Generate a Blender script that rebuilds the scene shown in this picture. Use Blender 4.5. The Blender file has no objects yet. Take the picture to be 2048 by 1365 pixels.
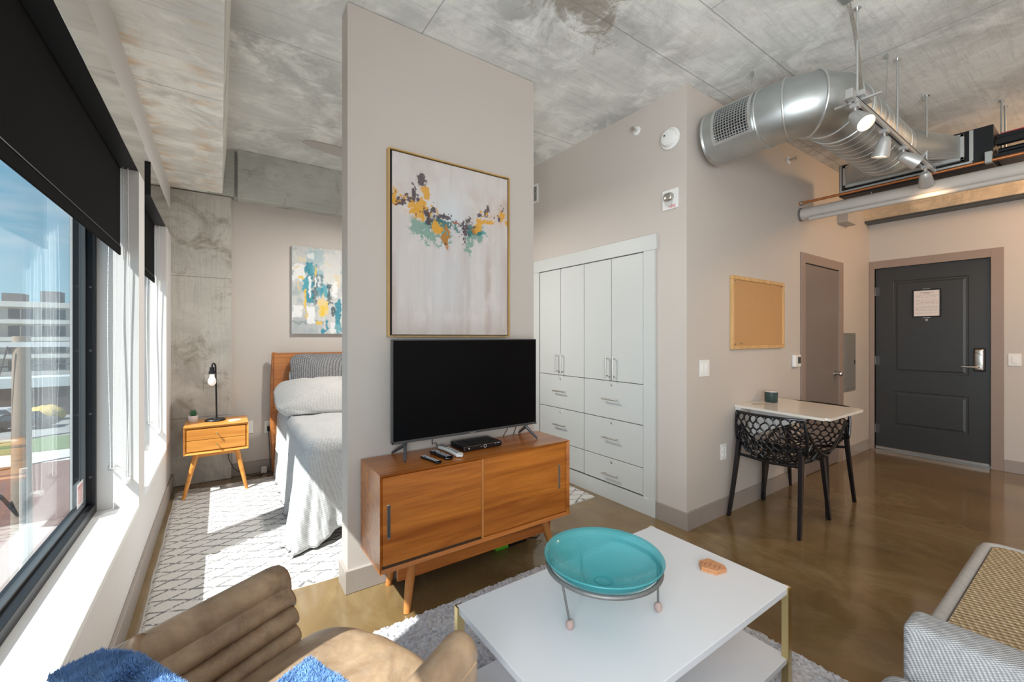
import bpy, bmesh, math, random
import numpy as np
from mathutils import Vector, Matrix, noise as mnoise
random.seed(7)
R = math.radians
S = bpy.context.scene
COL = S.collection

# ---------------------------------------------------------------- camera
cd = bpy.data.cameras.new('camera'); cam = bpy.data.objects.new('camera', cd); COL.objects.link(cam)
cd.sensor_width = 36; cd.lens = 840.4/2048*36; cd.shift_y = -8.7/2048; cd.clip_start = .02; cd.clip_end = 600
cam.location = (0, 0, 1.33); cam.rotation_euler = (R(90), 0, -R(34.722))
S.camera = cam
S.view_settings.view_transform = 'Standard'; S.view_settings.look = 'None'
S.view_settings.exposure = 0.0; S.view_settings.gamma = 1; S.view_settings.use_curve_mapping = False

# ---------------------------------------------------------------- node helpers
def nt_new(name):
    m = bpy.data.materials.new(name); m.use_nodes = True
    n = m.node_tree; n.nodes.clear()
    o = n.nodes.new('ShaderNodeOutputMaterial'); b = n.nodes.new('ShaderNodeBsdfPrincipled')
    n.links.new(b.outputs[0], o.inputs[0])
    return m, n, b, o
class N:
    """tiny node-graph helper"""
    def __init__(s, tree): s.t = tree
    def new(s, typ, **k):
        nd = s.t.nodes.new(typ)
        for a, v in k.items(): setattr(nd, a, v)
        return nd
    def put(s, sock, v):
        if hasattr(v, 'is_linked') or hasattr(v, 'node'): s.t.links.new(v, sock)
        else: sock.default_value = v
    def math(s, op, a, b=0.0, c=0.0, clamp=False):
        nd = s.new('ShaderNodeMath', operation=op, use_clamp=clamp)
        s.put(nd.inputs[0], a); s.put(nd.inputs[1], b); s.put(nd.inputs[2], c)
        return nd.outputs[0]
    def mix(s, f, a, b, mode='MIX'):
        nd = s.new('ShaderNodeMix', data_type='RGBA', blend_type=mode)
        s.put(nd.inputs[0], f); s.put(nd.inputs[6], col(a) if isinstance(a, (tuple, list)) else a); s.put(nd.inputs[7], col(b) if isinstance(b, (tuple, list)) else b)
        return nd.outputs[2]
    def coord(s, which='Object', scale=(1, 1, 1), rot=(0, 0, 0), loc=(0, 0, 0)):
        tc = s.new('ShaderNodeTexCoord'); mp = s.new('ShaderNodeMapping')
        s.t.links.new(tc.outputs[which], mp.inputs[0])
        mp.inputs[1].default_value = loc; mp.inputs[2].default_value = rot; mp.inputs[3].default_value = scale
        return mp.outputs[0]
    def pos(s, scale=(1, 1, 1), rot=(0, 0, 0)):
        g = s.new('ShaderNodeNewGeometry'); mp = s.new('ShaderNodeMapping')
        s.t.links.new(g.outputs['Position'], mp.inputs[0]); mp.inputs[2].default_value = rot; mp.inputs[3].default_value = scale
        return mp.outputs[0]
    def noise(s, v, scale, detail=4, rough=.55, dist=0):
        nd = s.new('ShaderNodeTexNoise'); s.t.links.new(v, nd.inputs['Vector'])
        nd.inputs['Scale'].default_value = scale; nd.inputs['Detail'].default_value = detail
        nd.inputs['Roughness'].default_value = rough; nd.inputs['Distortion'].default_value = dist
        return nd.outputs['Fac']
    def vor(s, v, scale, feature='F1'):
        nd = s.new('ShaderNodeTexVoronoi', feature=feature); s.t.links.new(v, nd.inputs['Vector']); nd.inputs['Scale'].default_value = scale
        return nd.outputs['Distance']
    def step(s, f, lo, hi, a=0., b=1.):
        nd = s.new('ShaderNodeMapRange'); s.put(nd.inputs[0], f)
        nd.inputs[1].default_value = lo; nd.inputs[2].default_value = hi; nd.inputs[3].default_value = a; nd.inputs[4].default_value = b
        return nd.outputs[0]
    def sep(s, v):
        nd = s.new('ShaderNodeSeparateXYZ'); s.t.links.new(v, nd.inputs[0]); return nd.outputs
    def bump(s, h, strength=.3, dist=.01):
        nd = s.new('ShaderNodeBump'); nd.inputs['Strength'].default_value = strength; nd.inputs['Distance'].default_value = dist
        s.t.links.new(h, nd.inputs['Height']); return nd.outputs[0]
def col(c): return (c[0], c[1], c[2], 1.0)
def srgb(r, g, b):
    f = lambda v: (v/255/12.92) if v/255 <= .04045 else ((v/255+.055)/1.055)**2.4
    return (f(r), f(g), f(b))

# ---------------------------------------------------------------- world: daylight sky with thin cloud bands
W = bpy.data.worlds.new('World'); S.world = W; W.use_nodes = True
wt = W.node_tree; wt.nodes.clear(); n = N(wt)
wo = n.new('ShaderNodeOutputWorld'); bg = n.new('ShaderNodeBackground'); wt.links.new(bg.outputs[0], wo.inputs[0])
tc = n.new('ShaderNodeTexCoord'); sx = n.sep(tc.outputs['Generated'])
h = n.step(sx[2], 0.0, .55)
sky = n.mix(h, (.44, .74, .88), (.085, .36, .68))
mp = n.new('ShaderNodeMapping'); wt.links.new(tc.outputs['Generated'], mp.inputs[0]); mp.inputs[3].default_value = (1.5, 1.5, 6)
cl = n.step(n.noise(mp.outputs[0], 2.2, 6, .6, .4), .44, .68)
sky = n.mix(n.math('MULTIPLY', cl, .62), sky, (.85, .93, 1.0))
wt.links.new(sky, bg.inputs[0]); bg.inputs[1].default_value = SKY_STRENGTH = 1.15

# ---------------------------------------------------------------- sun, entry light and added fill lamps
def light(name, typ, loc, energy, color=(1, 1, 1), **k):
    l = bpy.data.lights.new(name, typ); o = bpy.data.objects.new(name, l); COL.objects.link(o)
    l.energy = energy; l.color = color; o.location = loc
    for a, v in k.items(): setattr(l, a, v)
    return o
def aim(o, d): o.rotation_euler = Vector(d).to_track_quat('-Z', 'Y').to_euler()
sun = light('sun', 'SUN', (-8, -3, 12), 10.5, (1, .97, .93), angle=R(.55)); aim(sun, (1, .475, -1.464))
# fill lamps added beside and behind the camera to brighten the room
a1 = light('window_daylight', 'AREA', (-.30, -1.25, 1.33), 160, (.93, .97, 1.0), shape='RECTANGLE', size=1.7, size_y=3.1); a1.rotation_euler = (0, R(-97), 0)  # added lamp standing in for extra daylight from the side windows
a2 = light('rear_daylight', 'AREA', (2.2, -3.3, 1.6), 4, (.93, .97, 1.0), shape='RECTANGLE', size=4.2, size_y=2.2); aim(a2, (.05, 1, .15))  # added lamp in front of the windowless rear wall
a3 = light('kitchen_light', 'AREA', (4.4, -2.6, 2.95), 12, (1.0, .80, .58), shape='RECTANGLE', size=1.8, size_y=1.0); aim(a3, (.1, .2, -1))  # added overhead fill out of view, no fixture modelled
a4 = light('entry_light', 'AREA', (5.45, -.55, 2.9), 27, (1.0, .62, .33), shape='RECTANGLE', size=.5, size_y=.5); aim(a4, (.1, .75, -.6))

# ---------------------------------------------------------------- materials
def simple(name, c, rough=.5, metal=0.0, spec=.5, coat=0, noise=0, nscale=30, bump=0, bscale=200, emit=None):
    m, t, b, o = nt_new(name); g = N(t)
    b.inputs['Roughness'].default_value = rough; b.inputs['Metallic'].default_value = metal
    b.inputs['Specular IOR Level'].default_value = spec; b.inputs['Coat Weight'].default_value = coat
    if noise:
        f = g.noise(g.coord(), nscale, 4)
        lo = tuple(v*(1-noise) for v in c); hi = tuple(min(1, v*(1+noise)) for v in c)
        t.links.new(g.mix(f, lo, hi), b.inputs['Base Color'])
    else: b.inputs['Base Color'].default_value = col(c)
    if bump: t.links.new(g.bump(g.noise(g.coord(), bscale, 3), bump, .002), b.inputs['Normal'])
    if emit: b.inputs['Emission Color'].default_value = col(emit[0]); b.inputs['Emission Strength'].default_value = emit[1]
    return m
def paint(name, c):
    m, t, b, o = nt_new(name); g = N(t); p = g.pos()
    f = g.noise(p, 1.3, 3); t.links.new(g.mix(f, tuple(v*.965 for v in c), tuple(v*1.03 for v in c)), b.inputs['Base Color'])
    b.inputs['Roughness'].default_value = .55
    t.links.new(g.bump(g.noise(p, 260, 2), .12, .0015), b.inputs['Normal'])
    return m
def concrete(name, base=(.42, .425, .405), joints=(), dark=.35, orange=0, grain='x', stain=.5, brown=0, pits=(23, .5, .62, .10)):
    """cast concrete; joints = list of (axis, value, other_lo, other_hi) world-space board seams"""
    m, t, b, o = nt_new(name); g = N(t); p = g.pos(); s = g.sep(p)
    f1 = g.noise(p, .9, 5, .6, .5); f2 = g.noise(p, 3.2, 8, .68, .6); f3 = g.noise(p, 26, 6, .7)
    c = g.mix(g.step(f1, .3, .7), tuple(v*.66 for v in base), tuple(v*1.3 for v in base))
    c = g.mix(g.step(f2, .46, .62), c, tuple(v*1.26 for v in base))
    gs = {'x': (1.6, 26, 26), 'y': (26, 1.6, 26), 'z': (26, 26, 1.6)}[grain]
    st = g.noise(g.pos(gs), 1.6, 6, .7, .8)
    c = g.mix(g.math('MULTIPLY', g.step(st, .5, .72), .42), c, tuple(v*.60 for v in base))
    c = g.mix(g.math('MULTIPLY', g.step(g.noise(p, 3.0, 9, .74, .9), .53, .70), stain), c, (base[0]*.50, base[1]*.44, base[2]*.35))
    pit = g.step(g.vor(p, pits[0]), .0, pits[3], 1, 0); pm = g.step(g.noise(p, 2.7, 4), pits[1], pits[2])
    c = g.mix(g.math('MULTIPLY', g.math('MULTIPLY', pit, pm), .75), c, tuple(v*.3 for v in base))
    if brown:
        d = g.math('POWER', g.math('ADD', g.math('POWER', g.math('SUBTRACT', s[0], 1.55), 2), g.math('POWER', g.math('MULTIPLY', g.math('SUBTRACT', s[1], 1.62), 2.4), 2)), .5)
        d = g.math('SUBTRACT', .62, d)
        k = g.math('MULTIPLY', g.step(g.math('ADD', d, g.math('MULTIPLY', g.math('SUBTRACT', g.noise(p, 5, 8, .75, .5), .5), 2.2)), .18, .42), .7)
        c = g.mix(k, c, (.21, .165, .115))
    if orange:
        on = g.noise(g.pos((2.2, 9, 9)), 1.0, 5, .6, .4)
        bandf = g.math('ADD', g.step(s[0], -.26, -.36), g.math('MULTIPLY', g.step(g.math('ABSOLUTE', g.math('SUBTRACT', s[0], -.09)), .0, .10, 1, 0), .8))
        c = g.mix(g.math('MULTIPLY', g.math('MULTIPLY', g.step(on, .50, .66), bandf), .75), c, (.72, .44, .17))
    for ax, v, lo, hi in joints:
        q = s[ax]; r = s[1-ax] if ax < 2 else s[0]
        j = g.step(g.math('ABSOLUTE', g.math('SUBTRACT', g.math('ADD', q, g.math('MULTIPLY', g.math('SUBTRACT', g.noise(p, 14, 3), .5), .006)), v)), .0015, .005, 1, 0)
        w = g.math('MULTIPLY', g.math('GREATER_THAN', r, lo), g.math('LESS_THAN', r, hi))
        c = g.mix(g.math('MULTIPLY', g.math('MULTIPLY', j, w), .6), c, tuple(v2*.32 for v2 in base))
    t.links.new(c, b.inputs['Base Color']); b.inputs['Roughness'].default_value = .75; b.inputs['Specular IOR Level'].default_value = .3
    t.links.new(g.bump(g.math('ADD', f3, g.math('MULTIPLY', st, .6)), .35, .006), b.inputs['Normal'])
    return m
def wood(name, light_c, dark_c, axis=0, scale=1.0, rough=.32, band=.5):
    m, t, b, o = nt_new(name); g = N(t)
    sc = [14, 14, 14]; sc[axis] = .9
    v = g.coord('Object', tuple(x*scale for x in sc), loc=(.37, .11, .73))
    f = g.noise(v, 1.0, 6, .62, .9)
    sc2 = [70, 70, 70]; sc2[axis] = 2.2
    f2 = g.noise(g.coord('Object', tuple(x*scale for x in sc2)), 1.5, 4, .6)
    c = g.mix(g.step(f, .5-band*.4, .5+band*.4), dark_c, light_c)
    c = g.mix(g.math('MULTIPLY', g.step(f2, .48, .7), .30), c, tuple(x*.6 for x in dark_c))
    t.links.new(c, b.inputs['Base Color']); b.inputs['Roughness'].default_value = rough; b.inputs['Coat Weight'].default_value = .18; b.inputs['Coat Roughness'].default_value = .25
    t.links.new(g.bump(f2, .08, .001), b.inputs['Normal'])
    return m
def weave(name, c1, c2, size=.006, bump=.6, rough=.9, rot=0):
    m, t, b, o = nt_new(name); g = N(t)
    v = g.coord('Object', rot=(0, 0, rot)); s = g.sep(v); k = math.pi/size
    sn = lambda q: g.math('SINE', g.math('MULTIPLY', q, k))
    a = g.math('MULTIPLY', sn(g.math('ADD', s[0], s[2])), sn(g.math('ADD', s[1], g.math('MULTIPLY', s[2], .6))))
    f = g.step(a, -.7, .7); nz = g.noise(v, 60, 3)
    c = g.mix(f, c1, c2); c = g.mix(g.math('MULTIPLY', g.step(nz, .4, .7), .35), c, tuple(x*.75 for x in c1))
    t.links.new(c, b.inputs['Base Color']); b.inputs['Roughness'].default_value = rough; b.inputs['Specular IOR Level'].default_value = .15
    t.links.new(g.bump(g.math('ADD', a, nz), bump, size*.5), b.inputs['Normal'])
    return m
WALLC = (.555, .505, .462)
M = {}
M['wall'] = paint('wall_paint', WALLC)
M['reveal'] = paint('window_wall_paint', (.74, .72, .71))  # wall paint made paler so the sunlit look sits in the colour
M['white'] = paint('white_paint', (.84, .84, .83))
M['base'] = simple('baseboard_grey', (.33, .285, .255), .45, noise=.08, nscale=8)
M['casing'] = simple('taupe_trim', (.295, .225, .19), .45)
M['bathdoor'] = simple('taupe_door', (.20, .165, .15), .4)
M['charcoal'] = simple('charcoal_paint', (.028, .030, .032), .42, noise=.1, nscale=6, bump=.1, bscale=160)
M['black'] = simple('black_matt', (.010, .011, .013), .45, spec=.3)
M['blackgloss'] = simple('black_plastic', (.006, .006, .008), .22)
M['screen'] = simple('dark_screen', (.003, .003, .0035), .22, spec=.12)
M['darkgrey'] = simple('dark_grey_metal', (.10, .105, .11), .4, .6)
M['steel'] = simple('brushed_steel', (.55, .53, .50), .3, 1, noise=.06, nscale=40)
M['galv'] = simple('galvanised_steel', (.50, .53, .53), .40, .92, noise=.16, nscale=9)
M['galvlight'] = simple('galvanised_seam', (.66, .68, .68), .3, .9)
M['grill'] = simple('grille_white', (.62, .62, .60), .4, .3)
M['silver'] = simple('silver_paint', (.50, .50, .49), .38, .55)
M['copper'] = simple('copper_pipe', (.62, .25, .10), .35, 1, noise=.3, nscale=14)
M['brass'] = simple('brass', (.70, .56, .27), .3, 1)
M['gold'] = wood('gold_frame', (.62, .40, .14), (.45, .26, .08), 2, rough=.35)
M['plaster'] = simple('white_plastic', (.80, .80, .78), .35)
M['closet'] = simple('closet_white', (.58, .60, .585), .42, noise=.02, nscale=3)
M['fascia'] = simple('polished_fascia', (.62, .62, .61), .10, 1)
M['shade'] = simple('shade_fabric', (.011, .011, .012), .95, spec=.08, bump=.2, bscale=500)
M['pipegrey'] = simple('grey_pipe', (.47, .44, .41), .5, noise=.05, nscale=9)
M['tabletop'] = simple('white_lacquer', (.70, .71, .735), .22, noise=.015, nscale=4)
M['quartz'] = simple('quartz_top', (.74, .69, .62), .12, noise=.04, nscale=60)
M['ceilc'] = concrete('ceiling_concrete', (.68, .685, .66), joints=((0, .948, -4, 2.6), (1, 1.609, -.3, 7), (1, 2.813, .1, 2.7), (0, 3.335, -4, 1.7), (1, 1.233, 1.5, 3.3), (0, 2.14, -4, 1.23)), brown=1, stain=.28)
M['beamc'] = concrete('beam_concrete', (.86, .845, .79), joints=((1, 2.86, -1, 1), (1, 4.25, -1, 1), (1, 1.4, -1, 1)), orange=1, stain=.25)
M['colc'] = concrete('column_concrete', (.46, .44, .40), joints=((2, 1.872, -1, 1), (2, .60, -1, 1)), stain=.95, grain='z', pits=(48, .40, .52, .2))
M['xbeamc'] = concrete('crossbeam_concrete', (.42, .425, .39), stain=.9, pits=(30, .45, .55, .16))
M['ebeamc'] = concrete('entry_beam_concrete', (.62, .50, .36), grain='y', stain=.3)
M['oak'] = wood('honey_wood', (.62, .215, .034), (.27, .068, .009), 0, 1.0, .3)
M['oakz'] = wood('honey_wood_upright', (.62, .27, .08), (.42, .15, .035), 2, 1.3, .3)
M['oaky'] = wood('honey_wood_side', (.60, .27, .085), (.44, .16, .04), 1, 1.2, .3)
M['nswood'] = wood('nightstand_wood', (.74, .32, .065), (.52, .19, .03), 0, 1.4, .3)
M['bedwood'] = wood('bed_wood', (.50, .19, .05), (.34, .11, .025), 0, 1.2, .35, .3)
M['cork'] = simple('cork', (.50, .28, .12), .9, noise=.22, nscale=160)
M['pine'] = wood('pine_frame', (.68, .42, .18), (.55, .32, .12), 2, 2, .5, .3)
M['paper'] = simple('paper', (.72, .66, .64), .7)
M['ink'] = simple('ink', (.20, .18, .18), .8)
M['leather'] = None; M['green'] = simple('green_plastic', (.12, .62, .04), .5)
M['duvet'] = weave('duvet_fabric', (.50, .50, .50), (.62, .62, .62), .011, .35)
M['pillowg'] = weave('grey_pillow_fabric', (.50, .49, .48), (.58, .57, .56), .012, .3)
M['pillowd'] = weave('charcoal_pillow_fabric', (.10, .10, .105), (.36, .36, .37), .012, .5)
M['sheet'] = simple('white_sheet', (.74, .76, .80), .85, bump=.1, bscale=60)
M['sofa'] = weave('sofa_fabric', (.30, .30, .305), (.50, .50, .50), .0045, .8)
M['jute'] = weave('jute_weave', (.36, .25, .125), (.66, .53, .36), .0125, 1.0, rot=R(24))
M['border'] = weave('grey_canvas', (.34, .32, .30), (.46, .44, .42), .004, .3)
M['clay'] = simple('clay_ball', (.42, .30, .27), .85, noise=.25, nscale=60)
M['iron'] = simple('grey_iron', (.20, .195, .19), .5, .5, noise=.2, nscale=60)
M['coaster'] = wood('coaster_wood', (.66, .32, .15), (.52, .22, .09), 0, 6, .5, .3)
M['pot'] = simple('white_pot', (.72, .72, .78), .4)
M['leaf'] = simple('succulent_leaf', (.05, .17, .08), .5, noise=.3, nscale=50)
M['bulb'] = simple('bulb_glass', (.95, .94, .90), .3, emit=((1, .95, .85), .35))
M['lampon'] = simple('lamp_lens', (1, .9, .75), .4, emit=((1, .74, .45), 7))
M['purple'] = simple('red_ink', (.6, .06, .08), .6)
M['rubber'] = simple('remote_keys', (.45, .46, .48), .6)

def m_glass():
    m, t, b, o = nt_new('window_glass'); t.nodes.remove(b); g = N(t)
    tr = g.new('ShaderNodeBsdfTransparent'); tr.inputs[0].default_value = (.93, .965, .97, 1)
    gl = g.new('ShaderNodeBsdfGlossy'); gl.inputs['Roughness'].default_value = .0; gl.inputs[0].default_value = (.95, .97, 1, 1)
    lw = g.new('ShaderNodeLayerWeight'); lw.inputs[0].default_value = .5
    fr = g.math('ADD', g.math('MULTIPLY', g.math('POWER', lw.outputs['Facing'], 5), .80), .03, clamp=True)
    mx = g.new('ShaderNodeMixShader'); t.links.new(fr, mx.inputs[0]); t.links.new(tr.outputs[0], mx.inputs[1]); t.links.new(gl.outputs[0], mx.inputs[2])
    t.links.new(mx.outputs[0], o.inputs[0]); return m
M['glass'] = m_glass()
def m_clear():
    m, t, b, o = nt_new('clear_acrylic'); t.nodes.remove(b); g = N(t)
    tr = g.new('ShaderNodeBsdfTransparent'); gl = g.new('ShaderNodeBsdfGlossy'); gl.inputs['Roughness'].default_value = .05
    lw = g.new('ShaderNodeLayerWeight'); lw.inputs[0].default_value = .25
    mx = g.new('ShaderNodeMixShader'); t.links.new(g.math('MULTIPLY', lw.outputs['Fresnel'], .6, clamp=True), mx.inputs[0]); t.links.new(tr.outputs[0], mx.inputs[1]); t.links.new(gl.outputs[0], mx.inputs[2])
    t.links.new(mx.outputs[0], o.inputs[0]); return m
M['clear'] = m_clear()
def m_bowl():
    m, t, b, o = nt_new('turquoise_glass'); g = N(t)
    s = g.sep(g.coord()); r = g.math('POWER', g.math('ADD', g.math('POWER', s[0], 2), g.math('POWER', s[1], 2)), .5)
    rg = g.math('SINE', g.math('MULTIPLY', r, 1300)); nz = g.noise(g.coord(), 9, 3)
    c = g.mix(g.step(r, .02, .17), (.02, .50, .55), (.12, .56, .60))
    c = g.mix(g.math('MULTIPLY', g.step(rg, .2, .9), .45), c, (.30, .72, .76))
    t.links.new(c, b.inputs['Base Color']); b.inputs['Roughness'].default_value = .08; b.inputs['Coat Weight'].default_value = .4
    t.links.new(g.bump(g.math('ADD', rg, nz), .08, .0006), b.inputs['Normal'])
    tr = g.new('ShaderNodeBsdfTransparent'); t.links.new(c, tr.inputs[0])
    tc2 = g.mix(.45, c, (1, 1, 1)); t.links.new(tc2, tr.inputs[0])
    mx = g.new('ShaderNodeMixShader'); mx.inputs[0].default_value = .42
    t.links.new(tr.outputs[0], mx.inputs[1]); t.links.new(b.outputs[0], mx.inputs[2]); t.links.new(mx.outputs[0], o.inputs[0])
    return m
M['bowl'] = m_bowl()
def m_floor():
    m, t, b, o = nt_new('stained_floor'); g = N(t); p = g.pos()
    f1 = g.noise(p, .8, 5, .6, 1.2); f2 = g.noise(g.pos((1.6, .7, 1)), 1.3, 7, .65, 1.6)
    c = g.mix(g.step(f1, .3, .7), (.125, .078, .031), (.235, .152, .066))
    c = g.mix(g.math('MULTIPLY', g.step(f2, .48, .72), .5), c, (.30, .235, .125))
    c = g.mix(g.math('MULTIPLY', g.step(g.noise(p, 2.4, 6, .7, .8), .56, .72), .4), c, (.085, .052, .025))
    t.links.new(c, b.inputs['Base Color']); b.inputs['Roughness'].default_value = .16
    b.inputs['Coat Weight'].default_value = .35; b.inputs['Coat Roughness'].default_value = .06
    t.links.new(g.bump(g.noise(p, 6, 3), .03, .01), b.inputs['Normal'])
    return m
M['floor'] = m_floor()
def m_leather():
    m, t, b, o = nt_new('tan_leather'); g = N(t); v = g.coord()
    f = g.noise(v, 7, 6, .65, .4); f2 = g.noise(v, 30, 5, .7)
    c = g.mix(g.step(f, .36, .66), (.19, .115, .068), (.44, .305, .19)); c = g.mix(g.math('MULTIPLY', g.step(f2, .45, .7), .35), c, (.36, .285, .21))
    w = g.step(g.vor(v, 14, 'DISTANCE_TO_EDGE'), .0, .012, 1, 0)
    c = g.mix(g.math('MULTIPLY', w, g.math('MULTIPLY', g.step(g.noise(v, 4), .5, .6), .28)), c, (.52, .42, .31))
    t.links.new(c, b.inputs['Base Color']); b.inputs['Roughness'].default_value = .40
    t.links.new(g.bump(g.vor(v, 420), .10, .001), b.inputs['Normal'])
    return m
M['leather'] = m_leather()
def m_moroccan():
    m, t, b, o = nt_new('moroccan_rug'); g = N(t); v = g.pos(); nz = g.noise(v, 5, 2); s = g.sep(v)
    x = g.math('ADD', s[0], g.math('MULTIPLY', g.math('SUBTRACT', nz, .5), .035)); nz2 = g.noise(v, 6, 2)
    y = g.math('ADD', s[1], g.math('MULTIPLY', g.math('SUBTRACT', nz2, .5), .035))
    def tri(q, per): return g.math('PINGPONG', q, per)
    # three lanes of diamonds running along the rug's width
    d1 = g.math('ABSOLUTE', g.math('SUBTRACT', tri(g.math('ADD', y, 10), .105), g.math('MULTIPLY', tri(g.math('ADD', x, 10.02), .20), .105/.20)))
    ln = g.step(d1, .004, .009, 1, 0)
    d3 = g.math('ABSOLUTE', g.math('SUBTRACT', g.math('SUBTRACT', .105, tri(g.math('ADD', y, 10), .105)), g.math('MULTIPLY', tri(g.math('ADD', x, 10.02), .20), .105/.20)))
    ln = g.math('MAXIMUM', ln, g.step(d3, .004, .009, 1, 0))
    gap = g.step(g.noise(v, 60, 3), .36, .5)
    nb = g.noise(v, 150, 3)
    c = g.mix(nb, (.52, .495, .465), (.72, .70, .67))
    c = g.mix(g.math('MULTIPLY', g.math('MULTIPLY', ln, gap), .82), c, (.10, .10, .11))
    t.links.new(c, b.inputs['Base Color']); b.inputs['Roughness'].default_value = .95; b.inputs['Specular IOR Level'].default_value = .1
    t.links.new(g.bump(g.math('ADD', nb, ln), .7, .006), b.inputs['Normal'])
    return m
M['morocco'] = m_moroccan()
def m_shag(name, a, bb):
    m, t, b, o = nt_new(name); g = N(t); v = g.pos()
    c = g.mix(g.step(g.noise(v, 70, 4), .3, .7), a, bb)
    c = g.mix(g.math('MULTIPLY', g.step(g.noise(v, 9, 4), .45, .65), .35), c, (bb[0]*.95, bb[1]*.85, bb[2]*.78))
    t.links.new(c, b.inputs['Base Color']); b.inputs['Roughness'].default_value = .95; b.inputs['Specular IOR Level'].default_value = .1
    return m
M['shag'] = m_shag('shag_pile', (.34, .345, .37), (.66, .66, .69))
M['fur'] = simple('blue_fur', (.20, .37, .66), .8, noise=.5, nscale=30)
def m_attr(name, rough=.7):
    m, t, b, o = nt_new(name); g = N(t); a = g.new('ShaderNodeAttribute', attribute_name='Col')
    t.links.new(a.outputs['Color'], b.inputs['Base Color']); b.inputs['Roughness'].default_value = rough
    t.links.new(g.bump(g.noise(g.coord(), 220, 4), .25, .001), b.inputs['Normal']); return m
M['canvas'] = m_attr('painted_canvas')

# ---------------------------------------------------------------- geometry helpers
def box(bm, x0, x1, y0, y1, z0, z1, bevel=0, seg=2):
    vs = [bm.verts.new(p) for p in ((x0, y0, z0), (x1, y0, z0), (x1, y1, z0), (x0, y1, z0), (x0, y0, z1), (x1, y0, z1), (x1, y1, z1), (x0, y1, z1))]
    fs = [bm.faces.new([vs[i] for i in q]) for q in ((3, 2, 1, 0), (4, 5, 6, 7), (0, 1, 5, 4), (1, 2, 6, 5), (2, 3, 7, 6), (3, 0, 4, 7))]
    if bevel:
        es = list({e for f in fs for e in f.edges})
        bmesh.ops.bevel(bm, geom=es, offset=bevel, segments=seg, affect='EDGES', profile=.5)
    return vs
def frame(d):
    d = Vector(d).normalized(); u = d.cross(Vector((0, 0, 1)))
    if u.length < 1e-3: u = d.cross(Vector((0, 1, 0)))
    u.normalize(); return u, u.cross(d)
def tube(bm, pts, r, seg=8, cap=True):
    pts = [Vector(p) for p in pts]; n_ = len(pts); rs = r if isinstance(r, (list, tuple)) else [r]*n_
    rings = []; prev = None
    for i, p in enumerate(pts):
        d = (pts[min(i+1, n_-1)]-pts[max(i-1, 0)])
        if prev is None: u, w = frame(d)
        else:
            d = d.normalized(); u = prev-d*prev.dot(d)
            if u.length < 1e-4: u, w = frame(d)
            u.normalize(); w = d.cross(u)*-1
        prev = u
        rings.append([bm.verts.new(p+(u*math.cos(a)+w*math.sin(a))*rs[i]) for a in [2*math.pi*k/seg for k in range(seg)]])
    for a, b in zip(rings, rings[1:]):
        for k in range(seg): bm.faces.new((a[k], a[(k+1) % seg], b[(k+1) % seg], b[k]))
    if cap:
        for rg in (rings[0], rings[-1]):
            try: bm.faces.new(rg)
            except ValueError: pass
    return rings
def lathe(bm, prof, c=(0, 0, 0), seg=32, axis='z', cap=True):
    c = Vector(c); rings = []
    for r, z in prof:
        rg = []
        for k in range(seg):
            a = 2*math.pi*k/seg; p = (r*math.cos(a), r*math.sin(a), z)
            if axis == 'x': p = (z, p[0], p[1])
            if axis == 'y': p = (p[0], z, p[1])
            rg.append(bm.verts.new(c+Vector(p)))
        rings.append(rg)
    for a, b in zip(rings, rings[1:]):
        for k in range(seg): bm.faces.new((a[k], a[(k+1) % seg], b[(k+1) % seg], b[k]))
    for rg in (rings[0], rings[-1]):
        if not cap or prof[0] == prof[-1]: break
        try: bm.faces.new(rg)
        except ValueError: pass
    return rings
def prism(bm, poly, a0, a1, axis='y'):
    """poly of 2-D points swept along an axis; axis y: (x,z); x: (y,z); z: (x,y)"""
    def P(p, a): return {'y': (p[0], a, p[1]), 'x': (a, p[0], p[1]), 'z': (p[0], p[1], a)}[axis]
    A = [bm.verts.new(P(p, a0)) for p in poly]; B = [bm.verts.new(P(p, a1)) for p in poly]
    bm.faces.new(A); bm.faces.new(B[::-1]); k = len(poly)
    for i in range(k): bm.faces.new((A[i], B[i], B[(i+1) % k], A[(i+1) % k]))
def grid(bm, fn, nu, nv, closed_u=False):
    V = [[bm.verts.new(fn(i/(nu-1) if not closed_u else i/nu, j/(nv-1))) for j in range(nv)] for i in range(nu)]
    for i in range(nu if closed_u else nu-1):
        for j in range(nv-1):
            bm.faces.new((V[i][j], V[(i+1) % nu][j], V[(i+1) % nu][j+1], V[i][j+1]))
    return V
def superq(bm, c, r, n1=.35, n2=.35, nu=40, nv=20, fn=None):
    c = Vector(c)
    sg = lambda v, e: math.copysign(abs(v)**e, v)
    def f(u, v):
        a = u*2*math.pi; b = -math.pi/2+v*math.pi
        p = Vector((r[0]*sg(math.cos(b), n1)*sg(math.cos(a), n2), r[1]*sg(math.cos(b), n1)*sg(math.sin(a), n2), r[2]*sg(math.sin(b), n1)))
        if fn: p = fn(p)
        return c+p
    return grid(bm, f, nu, nv, True)
def wm(o):
    m = o.matrix_basis.copy()
    while o.parent: o = o.parent; m = o.matrix_basis @ m
    return m
def tagp(o, label=None, cat=None, group=None, kind=None):
    if label: o['label'] = label
    if cat: o['category'] = cat
    if group: o['group'] = group
    if kind: o['kind'] = kind
    return o
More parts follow.
